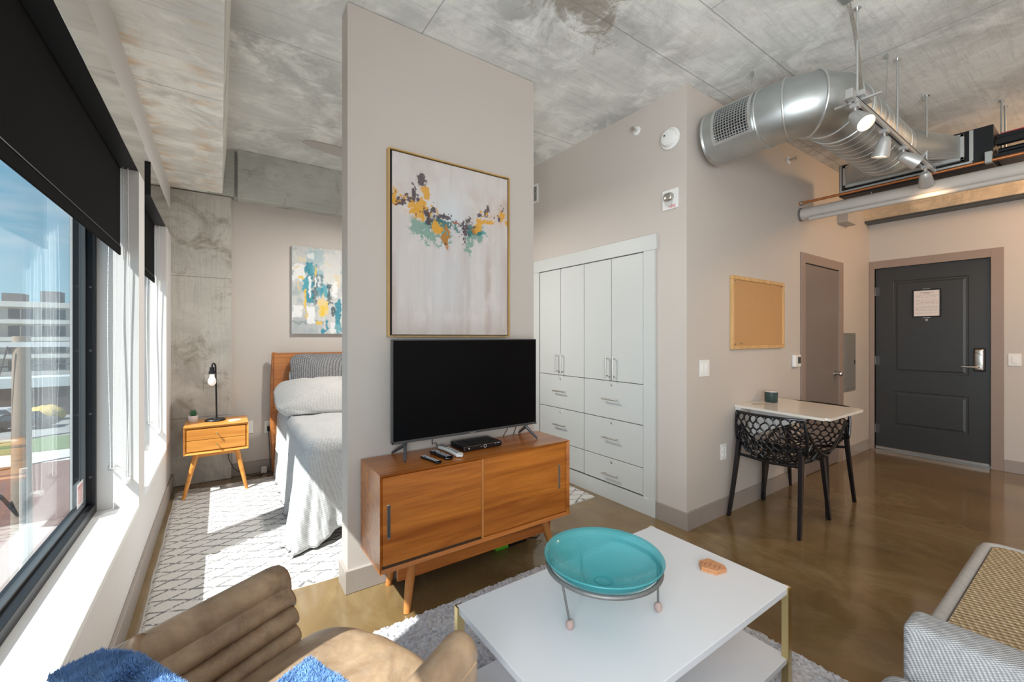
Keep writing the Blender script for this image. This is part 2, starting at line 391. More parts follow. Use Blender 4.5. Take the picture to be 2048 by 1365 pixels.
def obj(name, bm, mat, parent=None, smooth=False, local=False, label=None, cat=None, group=None, kind=None, loc=None, rot=None, sub=0, angle=40):
    """one mesh object. bm in world coordinates unless local"""
    bmesh.ops.recalc_face_normals(bm, faces=bm.faces)
    if parent and not local: bmesh.ops.transform(bm, matrix=wm(parent).inverted(), verts=bm.verts)
    if loc is not None and not local: bmesh.ops.translate(bm, vec=-Vector(loc), verts=bm.verts)
    me = bpy.data.meshes.new(name); bm.to_mesh(me); bm.free()
    o = bpy.data.objects.new(name, me); COL.objects.link(o)
    if mat: me.materials.append(mat)
    if loc is not None: o.location = loc
    if rot is not None: o.rotation_euler = (0, 0, rot)
    if parent: o.parent = parent
    if smooth:
        me.polygons.foreach_set('use_smooth', [True]*len(me.polygons))
        if angle < 180:
            try: me.set_sharp_from_angle(angle=R(angle))
            except Exception: pass
    if sub:
        md = o.modifiers.new('sub', 'SUBSURF'); md.levels = md.render_levels = sub
    return tagp(o, label, cat, group, kind)
def B(): return bmesh.new()
def bxo(name, dims, mat, parent=None, bevel=0, **k):
    bm = B(); box(bm, *dims, bevel=bevel); return obj(name, bm, mat, parent, **k)
def thing(name, label, cat, loc=(0, 0, 0), rotz=0, group=None):
    o = bpy.data.objects.new(name, None); COL.objects.link(o); o.empty_display_size = .05
    o.location = loc; o.rotation_euler = (0, 0, rotz); return tagp(o, label, cat, group)
def copy_tree(o, parent=None):
    c = o.copy(); COL.objects.link(c); c.parent = parent
    for ch in list(o.children): copy_tree(ch, c)
    return c
def struct(name, bm, mat, parent=None, **k): return obj(name, bm, mat, parent, kind='structure', **k)
# ================================================================ THE SETTING
XW = -.36; YB = 4.80; CZ = 3.07
bm = B(); box(bm, -.62, 7.2, -3.6, 4.9, -.12, 0); struct('floor', bm, M['floor'])
bm = B(); box(bm, -1.0, 7.2, -3.6, 4.9, CZ, CZ+.25); struct('ceiling', bm, M['ceilc'])
bm = B(); prism(bm, [(-1.0, 2.65), (.012, 2.65), (.045, CZ), (-1.0, CZ)], -3.6, 4.9, 'y'); struct('trim_1', bm, M['beamc'])       # edge beam over the windows
bm = B()
box(bm, -.62, XW, -3.6, 4.8, 0, .412)
box(bm, -.62, -.445, -3.6, 4.8, 2.215, 2.65); box(bm, -.445, -.365, -3.6, 4.8, 2.425, 2.65)
for y0, y1 in ((-3.6, -3.25), (-.85, -.65), (.94, 1.165), (2.985, 3.184), (4.36, 4.8)): box(bm, -.62, XW, y0, y1, .412, 2.215)
for y0, y1 in ((-3.6, -3.25), (-.85, -.67), (4.69, 4.8)): box(bm, -.445, XW-.004, y0, y1, 2.215, 2.425)
struct('wall_left', bm, M['reveal'])
bm = B()
for y0, y1 in ((-3.25, -.85), (-.65, .94), (1.165, 2.985), (3.184, 4.36)): box(bm, -.62, XW+.002, y0, y1, .405, .432, .002, 1)
struct('trim_2', bm, M['white'])                                                                     # white sills
bm = B(); box(bm, XW, XW+.017, -3.6, 4.745, 0, .12, .003, 1); struct('baseboard_left', bm, M['base'])
# concrete column and cross beam in the bed corner
bm = B(); box(bm, -.5, .083, 4.745, 5.0, 0, 2.64, .006, 1); struct('trim_3', bm, M['colc'])
bm = B(); box(bm, .127, 2.66, 4.65, 5.0, 2.62, CZ, .006, 1); box(bm, -.1, .105, 4.70, 5.0, 2.645, CZ); box(bm, .10, .135, 4.735, 5.0, 2.63, CZ); struct('trim_4', bm, M['xbeamc'])
bm = B(); box(bm, -.5, 7.2, YB, 4.95, 0, 2.70); struct('wall_back', bm, M['wall'])
bm = B(); box(bm, .083, 2.62, YB-.015, YB, 0, .12, .003, 1); struct('baseboard_back', bm, M['base'])
# partition stub carrying the painting
bm = B(); box(bm, .54, 1.756, 2.274, 2.396, 0, CZ-.004); struct('wall_partition', bm, M['wall'])
bm = B(); box(bm, .525, 1.771, 2.259, 2.411, 0, .12, .003, 1); struct('baseboard_partition', bm, M['base'])
# wardrobe wall, hall wall, entry wall, rear wall
bm = B(); box(bm, 2.634, 2.80, 1.691, 1.955, 0, CZ); box(bm, 2.634, 2.80, 3.39, 4.80, 0, CZ); box(bm, 2.634, 2.80, 1.955, 3.39, 2.075, CZ); box(bm, 2.76, 2.80, 1.9, 3.5, 0, 2.1)
struct('wall_wardrobe', bm, M['wall'])
bm = B(); box(bm, 2.617, 2.634, 1.674, 1.99, 0, .12); box(bm, 2.6341, 4.44, 1.674, 1.691, 0, .12); box(bm, 5.485, 6.33, 1.674, 1.691, 0, .12, .003, 1); struct('baseboard_hall', bm, M['base'])
bm = B(); box(bm, 2.80, 4.53, 1.691, 1.85, 0, CZ); box(bm, 5.375, 7.2, 1.691, 1.85, 0, CZ); box(bm, 4.53, 5.375, 1.691, 1.85, 2.035, CZ); struct('wall_hall', bm, M['wall'])
bm = B(); box(bm, 6.35, 6.5, 1.64, 1.70, 0, CZ); box(bm, 6.35, 6.5, -3.6, .728, 0, CZ); box(bm, 6.35, 6.5, .728, 1.64, 2.128, CZ); struct('wall_entry', bm, M['wall'])
bm = B(); box(bm, 6.335, 6.35, -3.5, .642, 0, .12, .003, 1); struct('baseboard_entry', bm, M['base'])
bm = B(); box(bm, -1, 7.2, -3.7, -3.5, 0, CZ); struct('wall_rear', bm, M['wall'])
bm = B(); box(bm, 6.17, 6.36, -3.5, 1.70, 2.675, CZ, .006, 1); struct('trim_5', bm, M['ebeamc'])
bm = B(); box(bm, 6.19, 6.352, -3.5, 1.695, 2.655, 2.676); struct('trim_6', bm, M['darkgrey'])

# ---- windows
def window(n_, y0, y1):
    r = thing('window_%d' % n_, None, None, (-.56, (y0+y1)/2, .432)); r['kind'] = 'structure'
    bm = B()
    for a, b_, c, d in ((y0, y1, .432, .478), (y0, y1, 2.165, 2.215), (y0, y0+.030, .478, 2.165), (y1-.030, y1, .478, 2.165)):
        box(bm, -.605, -.523, a, b_, c, d, .002, 1)
    f = struct('window_frame', bm, M['black'], r)
    bm = B()
    for a, b_, c, d in ((y0+.030, y1-.030, .478, .490), (y0+.030, y1-.030, 2.150, 2.165), (y0+.030, y0+.042, .490, 2.150), (y1-.042, y1-.030, .490, 2.150)):
        box(bm, -.580, -.556, a, b_, c, d, .002, 1)
    struct('glazing_bead', bm, M['darkgrey'], r)
    bm = B(); k = 0
    for z in [.62+.32*i for i in range(5)]:
        lathe(bm, [(.0, -.001), (.006, -.001), (.005, .003), (0, .004)], (-.5405, y1-.0305, z), 10, 'y')
    struct('screws', bm, M['darkgrey'], r)
    bm = B(); box(bm, -.570, -.564, y0+.03, y1-.03, .48, 2.16); struct('window_pane', bm, M['glass'], r)
    return r
w1 = window(1, 1.165, 2.985); window(2, 3.184, 4.36); window(3, -.65, .94); window(4, -3.25, -.85)
t = thing('warning_label', 'small white safety sticker with red marks on the lower corner of the window glass', 'sticker', (-.556, 2.82, .56))
bxo('sticker_sheet', (-.5635, -.5628, 2.83, 2.935, .505, .62), M['paper'], t)
bm = B()
for i in range(4): lathe(bm, [(.0045, -.0004), (.007, -.0004), (.007, .0004), (.0045, .0004), (.0045, -.0004)], (-.5625, 2.846+.022*i, .60), 12, 'x')
for i in range(6): box(bm, -.5628, -.5622, 2.845, 2.92-.008*(i % 3), .585-.012*i, .588-.012*i)
obj('printed_marks', bm, M['purple'], t)

# ---- roller blinds
def blind(y0, y1, hem, label, jy, jx):
    t = thing('roller_blind', label, 'window blind', (-.40, (y0+y1)/2, 2.215), group='roller blinds in the window openings')
    bm = B(); box(bm, -.3635, -.3605, y0, y1, 2.215, 2.425, .001, 1); obj('front_fascia', bm, M['fascia'], t, label='polished metal fascia face')
    bm = B(); box(bm, -.444, -.3636, y0+.002, y1-.002, 2.2155, 2.222); box(bm, -.444, -.3605, y0, y0+.003, 2.2152, 2.425); box(bm, -.444, -.3636, y1-.003, y1, 2.2152, 2.425); box(bm, -.4435, -.440, y0, y1, 2.216, 2.42)
    obj('blind_cassette', bm, M['black'], t)
    e = min(y1, jy)-.018
    for f0, f1 in (((1.18, e), (-.635, .925)) if y0 < 0 else ((y0+.015, e),)):
        bm = B(); box(bm, -.4335, -.4315, f0, f1, hem+.045, 2.214); fb = obj('blind_fabric', bm, M['shade'], t)
        bm = B(); box(bm, -.4365, -.4285, f0, f1, hem, hem+.043, .003, 2); obj('hem_bar', bm, M['shade'], fb)
        bm = B(); box(bm, -.4295, -.4275, f0+.001, f1, hem+.0445, hem+.0475); obj('hem_seam', bm, M['darkgrey'], fb)
    # bead chains on the far jamb, two loops with their hold-down clips
    for k, (cx, zb) in enumerate(((-.462, .655), (-.408, .575))):
        bm = B(); y = jy-.030-.004*k
        for dx in (-.010, .012):
            pts = []; rs = []; nn = int((2.21-zb)/.0075)
            for i in range(nn*2+1):
                z = zb+(2.21-zb)*i/(nn*2); sway = .004*math.sin(z*4+k*2+dx*90)
                pts.append((cx+dx*(1-.2*math.sin(z*3))+sway, y+.002*math.sin(z*5+dx*70), z)); rs.append(.0030 if i % 2 == 0 else .0010)
            tube(bm, pts, rs, 5)
        tube(bm, [(cx-.010, y, zb), (cx, y, zb-.008), (cx+.012, y, zb)], .0016, 5)
        ch = obj('bead_chain', bm, M['plaster'], t)
        bm = B(); box(bm, cx-.016, cx+.018, jy-.040, jy-.001, zb-.016, zb+.012, .006, 2); lathe(bm, [(0, -.006), (.009, -.006), (.009, .004), (.0, .004)], (cx, jy-.042, zb-.002), 14, 'y')
        obj('chain_clip', bm, M['clear'] if k == 0 else M['plaster'], ch)
    return t
blind(-.66, 3.19, 1.755, 'black roller blind of the large near window, lowered a third', 2.985, 0)
blind(3.45, 4.68, 1.755, 'narrow black roller blind of the far window beside the concrete column', 4.36, 0)

# ---- doors
def casing(name, ax, plane, o0, o1, i0, i1, ztop, zin, thick, mat):
    bm = B()
    for a, b_, c, d in ((o0, i0, 0, ztop), (i1, o1, 0, ztop), (i0, i1, zin, ztop)):
        lo, hi = min(a, b_), max(a, b_)
        if ax == 'y': box(bm, lo, hi, plane-thick, plane+.10, c, d, .002, 1)
        else: box(bm, plane-thick, plane+.06, lo, hi, c, d, .002, 1)
    return bm
r = thing('door_1', None, None, (4.95, 1.72, 0)); r['kind'] = 'structure'
struct('door_casing', casing('c', 'y', 1.691, 4.44, 5.485, 4.53, 5.375, 2.12, 2.03, .014, None), M['casing'], r)
bm = B(); box(bm, 4.5315, 5.3745, 1.690, 1.765, .008, 2.022, .002, 1); struct('door_leaf', bm, M['bathdoor'], r)
bm = B(); lathe(bm, [(0, -.066), (.018, -.066), (.027, -.055), (.027, -.045), (.014, -.034), (.011, -.02), (.011, -.008), (.030, -.006), (.030, 0), (0, 0)], (5.285, 1.690, .945), 24, 'y'); struct('door_knob', bm, M['steel'], r, smooth=True)
r = thing('door_2', None, None, (6.37, 1.18, 0)); r['kind'] = 'structure'
struct('door_casing', casing('c', 'x', 6.35, .642, 1.735-.046, .728, 1.64, 2.216, 2.128, .014, None), M['casing'], r)
bm = B(); D0, D1 = 6.366, 6.41
ys = (.735, .883, 1.478, 1.635); zs_ = (.02, .305, .706, .921, 1.968, 2.122)
for i in range(3):
    for j in range(5):
        pan = (i == 1 and j in (1, 3))
        if pan:
            a, b_, c, d = ys[i], ys[i+1], zs_[j], zs_[j+1]; e = .022
            V = [[bm.verts.new((x, y, z)) for y, z in ((a+q, c+q), (b_-q, c+q), (b_-q, d-q), (a+q, d-q))] for x, q in ((D0, 0), (D0+.005, .006), (D0+.005, e), (D0+.001, e+.018))]
            for p, q in zip(V, V[1:]):
                for k in range(4): bm.faces.new((p[k], p[(k+1) % 4], q[(k+1) % 4], q[k]))
            bm.faces.new(V[-1])
        else:
            vs = [bm.verts.new((D0, y, z)) for y, z in ((ys[i], zs_[j]), (ys[i+1], zs_[j]), (ys[i+1], zs_[j+1]), (ys[i], zs_[j+1]))]; bm.faces.new(vs)
bmesh.ops.remove_doubles(bm, verts=bm.verts, dist=1e-5)
bev = B()
struct('door_leaf', bm, M['charcoal'], r)
bm = B(); box(bm, D0+.012, D1, .735, 1.635, .02, 2.122); struct('door_core', bm, M['charcoal'], r)
bm = B(); box(bm, 6.33, 6.40, .73, 1.64, 0, .012, .002, 1); box(bm, 6.352, 6.3655, .736, 1.634, .016, .045, .002, 1)
for i in range(9): lathe(bm, [(0, -.003), (.004, -.002), (.004, 0), (0, 0)], (6.352, .78+.1*i, .03), 8, 'x')
struct('threshold', bm, M['steel'], r)
for z in (.25, 1.05, 1.86):
    bm = B(); tube(bm, [(6.360, 1.637, z-.05), (6.360, 1.637, z+.05)], .006, 10); box(bm, 6.3645, 6.3665, 1.60, 1.637, z-.05, z+.05); struct('hinge', bm, M['darkgrey'], r)
# electronic lock with lever
bm = B(); box(bm, 6.345, 6.366, .764, .846, .974, 1.214, .012, 3); struct('lock_gasket', bm, M['black'], r)
bm = B(); box(bm, 6.325, 6.352, .770, .840, .982, 1.206, .016, 3)
lk = struct('lock_case', bm, M['steel'], r, smooth=True)
bm = B(); tube(bm, [(6.334, .805, 1.02), (6.30, .805, 1.02), (6.292, .812, 1.02), (6.292, .925, 1.02)], .0085, 12); lathe(bm, [(0, -.005), (.022, -.004), (.022, .003), (0, .003)], (6.325, .805, 1.02), 20, 'x'); struct('lever_handle', bm, M['steel'], lk, smooth=True)
bm = B(); tube(bm, [(6.3235, .838, 1.165), (6.3225, .815, 1.163), (6.3235, .79, 1.142)], .0022, 6); lathe(bm, [(0, -.002), (.004, -.002), (.004, .002), (0, .002)], (6.324, .790, 1.142), 10, 'x'); lathe(bm, [(0, -.002), (.004, -.002), (.004, .002), (0, .002)], (6.324, .808, 1.195), 10, 'x'); struct('lock_marks', bm, M['black'], lk)
# framed notice and peephole on the entry door
t = thing('door_notice', 'framed white paper notice hung on the charcoal entry door', 'notice', (6.36, 1.197, 1.70))
bm = B()
for a, b_, c, d in ((1.083, 1.312, 1.838, 1.85), (1.083, 1.312, 1.545, 1.557), (1.083, 1.095, 1.557, 1.838), (1.300, 1.312, 1.557, 1.838)): box(bm, 6.352, 6.3655, a, b_, c, d, .002, 1)
obj('notice_frame', bm, M['black'], t)
bxo('notice_paper', (6.358, 6.362, 1.093, 1.302, 1.555, 1.84), M['paper'], t)
bm = B(); rr = random.Random(3)
box(bm, 6.3572, 6.3582, 1.14, 1.25, 1.812, 1.817); box(bm, 6.3572, 6.3582, 1.17, 1.22, 1.803, 1.806)
for i in range(15):
    z = 1.79-.0145*i
    if i in (3, 8, 13): continue
    y = 1.285
    while y > 1.12:
        l = rr.uniform(.012, .04); box(bm, 6.3572, 6.3582, max(1.112, y-l), y, z, z+.0022); y -= l+.006
obj('printed_lines', bm, M['ink'], t)
for z in (1.852, 1.535): bxo('notice_clip', (6.356, 6.366, 1.17, 1.23, z, z+.005), M['steel'], t)
bm = B(); lathe(bm, [(.005, -.004), (.012, -.004), (.013, 0), (.005, 0), (.005, -.004)], (6.366, 1.198, 1.513), 18, 'x'); struct('peephole', bm, M['steel'], r)

# ================================================================ WALL FITTINGS
def plate_y(x, z, w, h, label, name, cat, rockers=0, outlet=False, y=1.691, group=None):
    t = thing(name, label, cat, (x, y, z), group=group)
    bxo('wall_plate', (x-w/2, x+w/2, y-.007, y-.0002, z-h/2, z+h/2), M['plaster'], t, .002)
    if rockers:
        for i in range(rockers):
            cx = x+(i-(rockers-1)/2)*.046
            bm = B(); prism(bm, [(y-.0068, z-.033), (y-.009, z-.033), (y-.014, z+.030), (y-.0068, z+.033)], cx-.016, cx+.016, 'x'); obj('rocker', bm, M['white'], t)
    if outlet:
        for dz in (-.021, .021):
            bm = B(); box(bm, x-.017, x+.017, y-.0095, y-.0065, z+dz-.014, z+dz+.014, .004, 2); s = obj('socket', bm, M['white'], t)
            bm = B(); box(bm, x-.008, x-.006, y-.0101, y-.009, z+dz-.003, z+dz+.007); box(bm, x+.006, x+.008, y-.0101, y-.009, z+dz-.003, z+dz+.006); lathe(bm, [(0, -.0006), (.0025, -.0006), (.0025, .0006), (0, .0006)], (x, y-.0095, z+dz-.008), 8, 'y'); obj('socket_slots', bm, M['black'], s)
    return t
plate_y(2.846, 1.104, .118, .118, 'white double rocker light switch near the wall corner left of the cork board', 'light_switch', 'light switch', 2)
plate_y(3.10, .466, .072, .118, 'white power outlet low on the wall behind the black dining chair', 'power_outlet', 'power outlet', outlet=True)
plate_y(.221, .452, .072, .118, 'white outlet plate right behind the nightstand corner', 'power_outlet', 'power outlet', y=YB)
tt = plate_y(.389, .440, .072, .118, 'white power outlet with a black plug beside the headboard post', 'power_outlet', 'power outlet', outlet=True, y=YB)
# entry-side switch on x plane
t = thing('light_switch', 'white light switch right of the entry door frame', 'light switch', (6.35, .573, 1.105))
bxo('wall_plate', (6.343, 6.3498, .531, .615, 1.045, 1.165), M['plaster'], t, .002); bxo('rocker', (6.337, 6.343, .556, .590, 1.073, 1.137), M['white'], t, .002)
t = thing('thermostat', 'small white thermostat on the wall left of the taupe door', 'thermostat', (4.323, 1.69, 1.11))
bxo('thermostat_body', (4.265, 4.385, 1.660, 1.6905, 1.055, 1.165), M['plaster'], t, .006); bxo('display', (4.315, 4.375, 1.6585, 1.661, 1.085, 1.145), M['darkgrey'], t)
t = thing('breaker_panel', 'grey flush electrical panel between the taupe door and the entry corner', 'electrical panel', (5.68, 1.69, 1.05))
pm = simple('panel_grey', (.20, .195, .185), .4)
bm = B(); box(bm, 5.52, 5.86, 1.680, 1.6905, .73, 1.37, .003, 1); obj('panel_surround', bm, pm, t)
bm = B(); box(bm, 5.555, 5.83, 1.674, 1.681, .765, 1.335, .002, 1); d_ = obj('panel_door', bm, pm, t); bxo('panel_latch', (5.795, 5.815, 1.670, 1.675, 1.03, 1.07), M['black'], d_)
# cork board
t = thing('cork_board', 'cork pin board in a pine frame above the wall table', 'notice board', (3.62, 1.68, 1.5))
X0, X1, Z0, Z1 = 3.195, 4.07, 1.232, 1.80
bxo('cork_sheet', (X0+.01, X1-.01, 1.678, 1.688, Z0+.01, Z1-.01), M['cork'], t)
for a in ((X0, X1, Z0, Z0+.028), (X0, X1, Z1-.028, Z1), (X0, X0+.030, Z0+.028, Z1-.028), (X1-.030, X1, Z0+.028, Z1-.028)):
    bxo('board_frame', (a[0], a[1], 1.668, 1.690, a[2], a[3]), M['pine'], t, .003)
for x, z in ((X0+.045, Z1-.04), (X0+.045, Z0+.04), (X1-.045, Z1-.035), (X0+.14, Z0+.045)):
    bm = B(); lathe(bm, [(0, -.012), (.007, -.011), (.005, -.006), (.006, 0), (0, 0)], (x, 1.678, z), 12, 'y'); obj('push_pin', bm, M['steel'], t)
# smoke detector, strobe, sprinklers, vent on the wardrobe wall
t = thing('smoke_detector', 'round white smoke detector high on the wall above the wardrobe', 'smoke detector', (2.634, 1.814, 2.739))
bm = B(); lathe(bm, [(0, -.005), (.076, -.005), (.076, -.014), (.068, -.018), (0, -.018)], (2.634, 1.814, 2.739), 40, 'x'); obj('mounting_base', bm, M['plaster'], t, smooth=True)
bm = B(); lathe(bm, [(.060, -.018), (.060, -.030), (.052, -.043), (.03, -.048), (0, -.049)], (2.634, 1.814, 2.739), 40, 'x'); s = obj('detector_cap', bm, M['plaster'], t, smooth=True)
bm = B(); lathe(bm, [(0, -.003), (.007, -.003), (.007, 0), (0, 0)], (2.587, 1.835, 2.755), 14, 'x'); obj('test_button', bm, M['darkgrey'], s)
def sprinkler(loc, ax, label):
    t = thing('fire_sprinkler', label, 'fire sprinkler', loc, group='wall sprinklers'); s = -1
    L = lambda name, prof, m: obj(name, (lambda bm: (lathe(bm, prof, loc, 28, ax), bm)[1])(B()), m, t, smooth=True)
    L('escutcheon', [(0, -.001), (.034, -.001), (.033, -.006), (.022, -.010), (0, -.010)], M['plaster'])
    L('sprinkler_head', [(0, -.01), (.010, -.01), (.010, -.030), (.005, -.034), (.004, -.052), (0, -.052)], M['steel'])
    bm = B(); q = Vector(loc)
    v = Vector((-1, 0, 0)) if ax == 'x' else Vector((0, -1, 0)); side = Vector((0, 0, 1))
    for k in (-1, 1): tube(bm, [q+v*.03+side*.009*k, q+v*.045+side*.014*k, q+v*.058+side*.006*k], .002, 6)
    obj('yoke', bm, M['steel'], t)
    L('deflector', [(0, -.057), (.015, -.057), (.015, -.060), (0, -.060)], M['steel'])
sprinkler((2.634, 2.111, 2.915), 'x', 'white wall sprinkler left of the smoke detector near the ceiling')
sprinkler((4.20, 1.691, 2.918), 'y', 'wall sprinkler under the silver duct on the hall wall')
t = thing('fire_strobe', 'white fire alarm strobe with red lettering below the smoke detector', 'fire alarm', (2.63, 1.812, 2.307))
bxo('strobe_plate', (2.618, 2.6335, 1.752, 1.875, 2.235, 2.375), M['plaster'], t, .003)
bm = B(); superq(bm, (2.612, 1.815, 2.318), (.030, .036, .030), .6, .6, 20, 10); obj('strobe_lens', bm, M['steel'], t, smooth=True)
bm = B(); prism(bm, [(1.785, 2.29), (1.845, 2.29), (1.838, 2.262), (1.815, 2.252), (1.792, 2.262)], 2.606, 2.619, 'x'); obj('strobe_horn', bm, M['grill'], t)
tcv = bpy.data.curves.new('fire_text', 'FONT'); tcv.body = 'FIRE'; tcv.size = .030; tcv.extrude = .0006; tcv.align_x = 'LEFT'
to = bpy.data.objects.new('fire_text', tcv); COL.objects.link(to); bpy.context.view_layer.update()
me = bpy.data.meshes.new_from_object(to.evaluated_get(bpy.context.evaluated_depsgraph_get())); bpy.data.objects.remove(to)
fo = bpy.data.objects.new('red_lettering', me); COL.objects.link(fo); me.materials.clear(); me.materials.append(M['purple'])
fo.parent = t; fo.rotation_euler = (R(90), 0, -R(90)); fo.location = Vector((2.6172, 1.822, 2.243))-Vector(t.location)
t = thing('wall_vent', 'white louvred wall vent beyond the partition edge, high above the wardrobe', 'vent', (2.634, 3.43, 2.785))
bm = B()
for a, b_, c, d in ((3.33, 3.53, 2.86, 2.88), (3.33, 3.53, 2.69, 2.71), (3.33, 3.352, 2.71, 2.86), (3.508, 3.53, 2.71, 2.86)): box(bm, 2.624, 2.6338, a, b_, c, d, .002, 1)
obj('vent_frame', bm, M['plaster'], t); bxo('vent_cavity', (2.630, 2.6336, 3.35, 3.51, 2.71, 2.86), M['black'], t)
bm = B()
for i in range(11): box(bm, 2.625, 2.631, 3.352, 3.508, 2.716+.0135*i, 2.721+.0135*i)
obj('louvres', bm, M['grill'], t)
t = thing('junction_box', 'small grey metal junction box under the grey pipe at the entry corner', 'junction box', (5.5, 1.66, 2.60))
bxo('box_body', (5.36, 5.62, 1.60, 1.6905, 2.53, 2.655), M['pipegrey'], t, .003)

# ================================================================ BUILT-IN WARDROBE
t = thing('wardrobe', 'white built-in wardrobe with four doors above six drawers', 'wardrobe', (2.65, 2.67, 0))
bm = B()
box(bm, 2.618, 2.66, 1.94, 2.040, 0, 2.0); box(bm, 2.618, 2.66, 3.300, 3.405, 0, 2.0)
box(bm, 2.612, 2.66, 1.925, 3.42, 1.972, 2.088, .002, 1); box(bm, 2.610, 2.66, 1.93, 3.41, 0, .118)
obj('face_frame', bm, M['closet'], t)
bxo('carcass', (2.645, 2.755, 2.0, 3.35, .02, 2.02), M['black'], t)
def bar(bm, p, q, off, r=.0055):
    p = Vector(p); q = Vector(q); off = Vector(off); d = (q-p).normalized()
    tube(bm, [p+off-d*.012, q+off+d*.012], r, 10)
    for a in (p+d*.008, q-d*.008): tube(bm, [a, a+off], r*.8, 8)
for y0, y1, side in ((2.045, 2.357, 1), (2.361, 2.671, -1), (2.675, 2.981, 1), (2.985, 3.294, -1)):
    bm = B(); box(bm, 2.622, 2.642, y0+.0015, y1-.0015, .970, 1.966, .0015, 1); dr = obj('door', bm, M['closet'], t)
    hy = y1-.034 if side == 1 else y0+.034
    bm = B(); bar(bm, (2.622, hy, 1.0), (2.622, hy, 1.158), (-.030, 0, 0)); obj('bar_handle', bm, M['steel'], dr, smooth=True)
    bm = B(); ly = y1-.016 if side == 1 else y0+.016; lathe(bm, [(0, -.004), (.007, -.004), (.009, 0), (0, 0)], (2.622, ly, 1.0), 14, 'x'); obj('cam_lock', bm, M['steel'], dr)
for y0, y1 in ((2.045, 2.671), (2.675, 3.294)):
    for z0, z1 in ((.659, .966), (.337, .655), (.130, .333)):
        bm = B(); box(bm, 2.622, 2.642, y0+.0015, y1-.0015, z0+.001, z1-.001, .0015, 1); dr = obj('drawer', bm, M['closet'], t)
        c = (y0+y1)/2; zc = z0+(z1-z0)*(.52 if z1-z0 > .25 else .36)
        bm = B(); bar(bm, (2.622, c-.07, zc), (2.622, c+.07, zc), (-.030, 0, 0)); obj('bar_handle', bm, M['steel'], dr, smooth=True)
        bm = B(); lathe(bm, [(0, -.004), (.007, -.004), (.010, 0), (0, 0)], (2.622, c, z1-.032), 14, 'x'); obj('cam_lock', bm, M['steel'], dr)

# ================================================================ DUCTWORK, PIPES, TRACK LIGHT
t = thing('air_duct', 'large round galvanised air duct elbowing under the ceiling', 'air duct', (3.2, 1.15, CZ))
RD, ZD, XD, YD = .175, 2.725, 2.87, .995
bm = B(); lathe(bm, [(RD, 1.28), (RD, 1.62)], (XD, 0, ZD), 64, 'y'); obj('grille_section', bm, M['galv'], t, smooth=True)
bm = B(); lathe(bm, [(0, 1.615), (RD+.002, 1.615), (RD+.006, 1.625), (RD+.002, 1.632), (0, 1.632)], (XD, 0, ZD), 64, 'y'); obj('end_cap', bm, M['galvlight'], t, smooth=True)
# elbow: centre line pieces (segmented gores)
ctr = [(XD, 1.28), (XD, 1.16), (XD+.03, 1.06), (XD+.12, YD+.005), (3.13, YD)]
cl3 = [Vector((XD, 1.28, ZD)), Vector((XD, 1.15, ZD)), Vector((XD+.045, 1.045, ZD)), Vector((XD+.15, YD, ZD)), Vector((3.16, YD, ZD))]
def gore_rings():
    dirs = [Vector((0, -1, 0)), Vector((.17, -1, 0)), Vector((1, -1.0, 0)), Vector((1, -.17, 0)), Vector((1, 0, 0))]
    return list(zip(cl3, [d.normalized() for d in dirs]))
bm = B(); prev = None
def ring_at(bm, c, n_, r, seg=64, z_=None):
    side = Vector((0, 0, 1)).cross(n_).normalized()
    return [bm.verts.new(c+side*math.cos(a)*r+Vector((0, 0, 1))*math.sin(a)*r) for a in [2*math.pi*k/seg for k in range(seg)]]
def miter_radius(i): return RD
for c, n_ in gore_rings():
    rg = ring_at(bm, c, n_, RD+.002)
    if prev:
        for k in range(64): bm.faces.new((prev[k], prev[(k+1) % 64], rg[(k+1) % 64], rg[k]))
    prev = rg
obj('elbow', bm, M['galv'], t, smooth=True)
for i, (c, n_) in enumerate(gore_rings()):
    bm = B(); side = Vector((0, 0, 1)).cross(n_).normalized()
    pts = [c+side*math.cos(a)*(RD+.004)+Vector((0, 0, 1))*math.sin(a)*(RD+.004) for a in [2*math.pi*k/64 for k in range(65)]]
    tube(bm, pts, .006, 8, cap=False); obj('seam_ring', bm, M['galvlight'], t, smooth=True)
bm = B(); prof = []; x = 3.16
lathe(bm, [(RD, 3.16), (RD, 4.10)], (0, YD, ZD), 64, 'x'); sd = obj('spiral_section', bm, M['galv'], t, smooth=True)
bm = B(); pts = [(3.17+.93*i/(48*11), YD+math.cos(2*math.pi*i/48)*(RD+.001), ZD+math.sin(2*math.pi*i/48)*(RD+.001)) for i in range(48*11)]
tube(bm, pts, .0028, 5); obj('spiral_seam', bm, M['galvlight'], sd, smooth=True)
# supply grille on the camera-left/front side of the first section
bm = B(); gr_n = Vector((-.80, 0, -.18)).normalized()
A0, A1 = R(168), R(232)       # angular range around the y axis section (angle in x-z)
def gp(a, y, r): return (XD+math.cos(a)*r, y, ZD+math.sin(a)*r)
def strip(bm, a0, a1, y0, y1, r0, r1, nseg=8):
    for i in range(nseg):
        b0 = a0+(a1-a0)*i/nseg; b1 = a0+(a1-a0)*(i+1)/nseg
        V = [bm.verts.new(gp(a, y, r)) for a, y, r in ((b0, y0, r0), (b1, y0, r0), (b1, y1, r0), (b0, y1, r0), (b0, y0, r1), (b1, y0, r1), (b1, y1, r1), (b0, y1, r1))]
        for q in ((0, 1, 2, 3), (4, 5, 6, 7), (0, 1, 5, 4), (2, 3, 7, 6), (1, 2, 6, 5), (0, 3, 7, 4)): bm.faces.new([V[k] for k in q])
A0, A1 = R(142), R(212)
G0, G1 = 1.315, 1.53
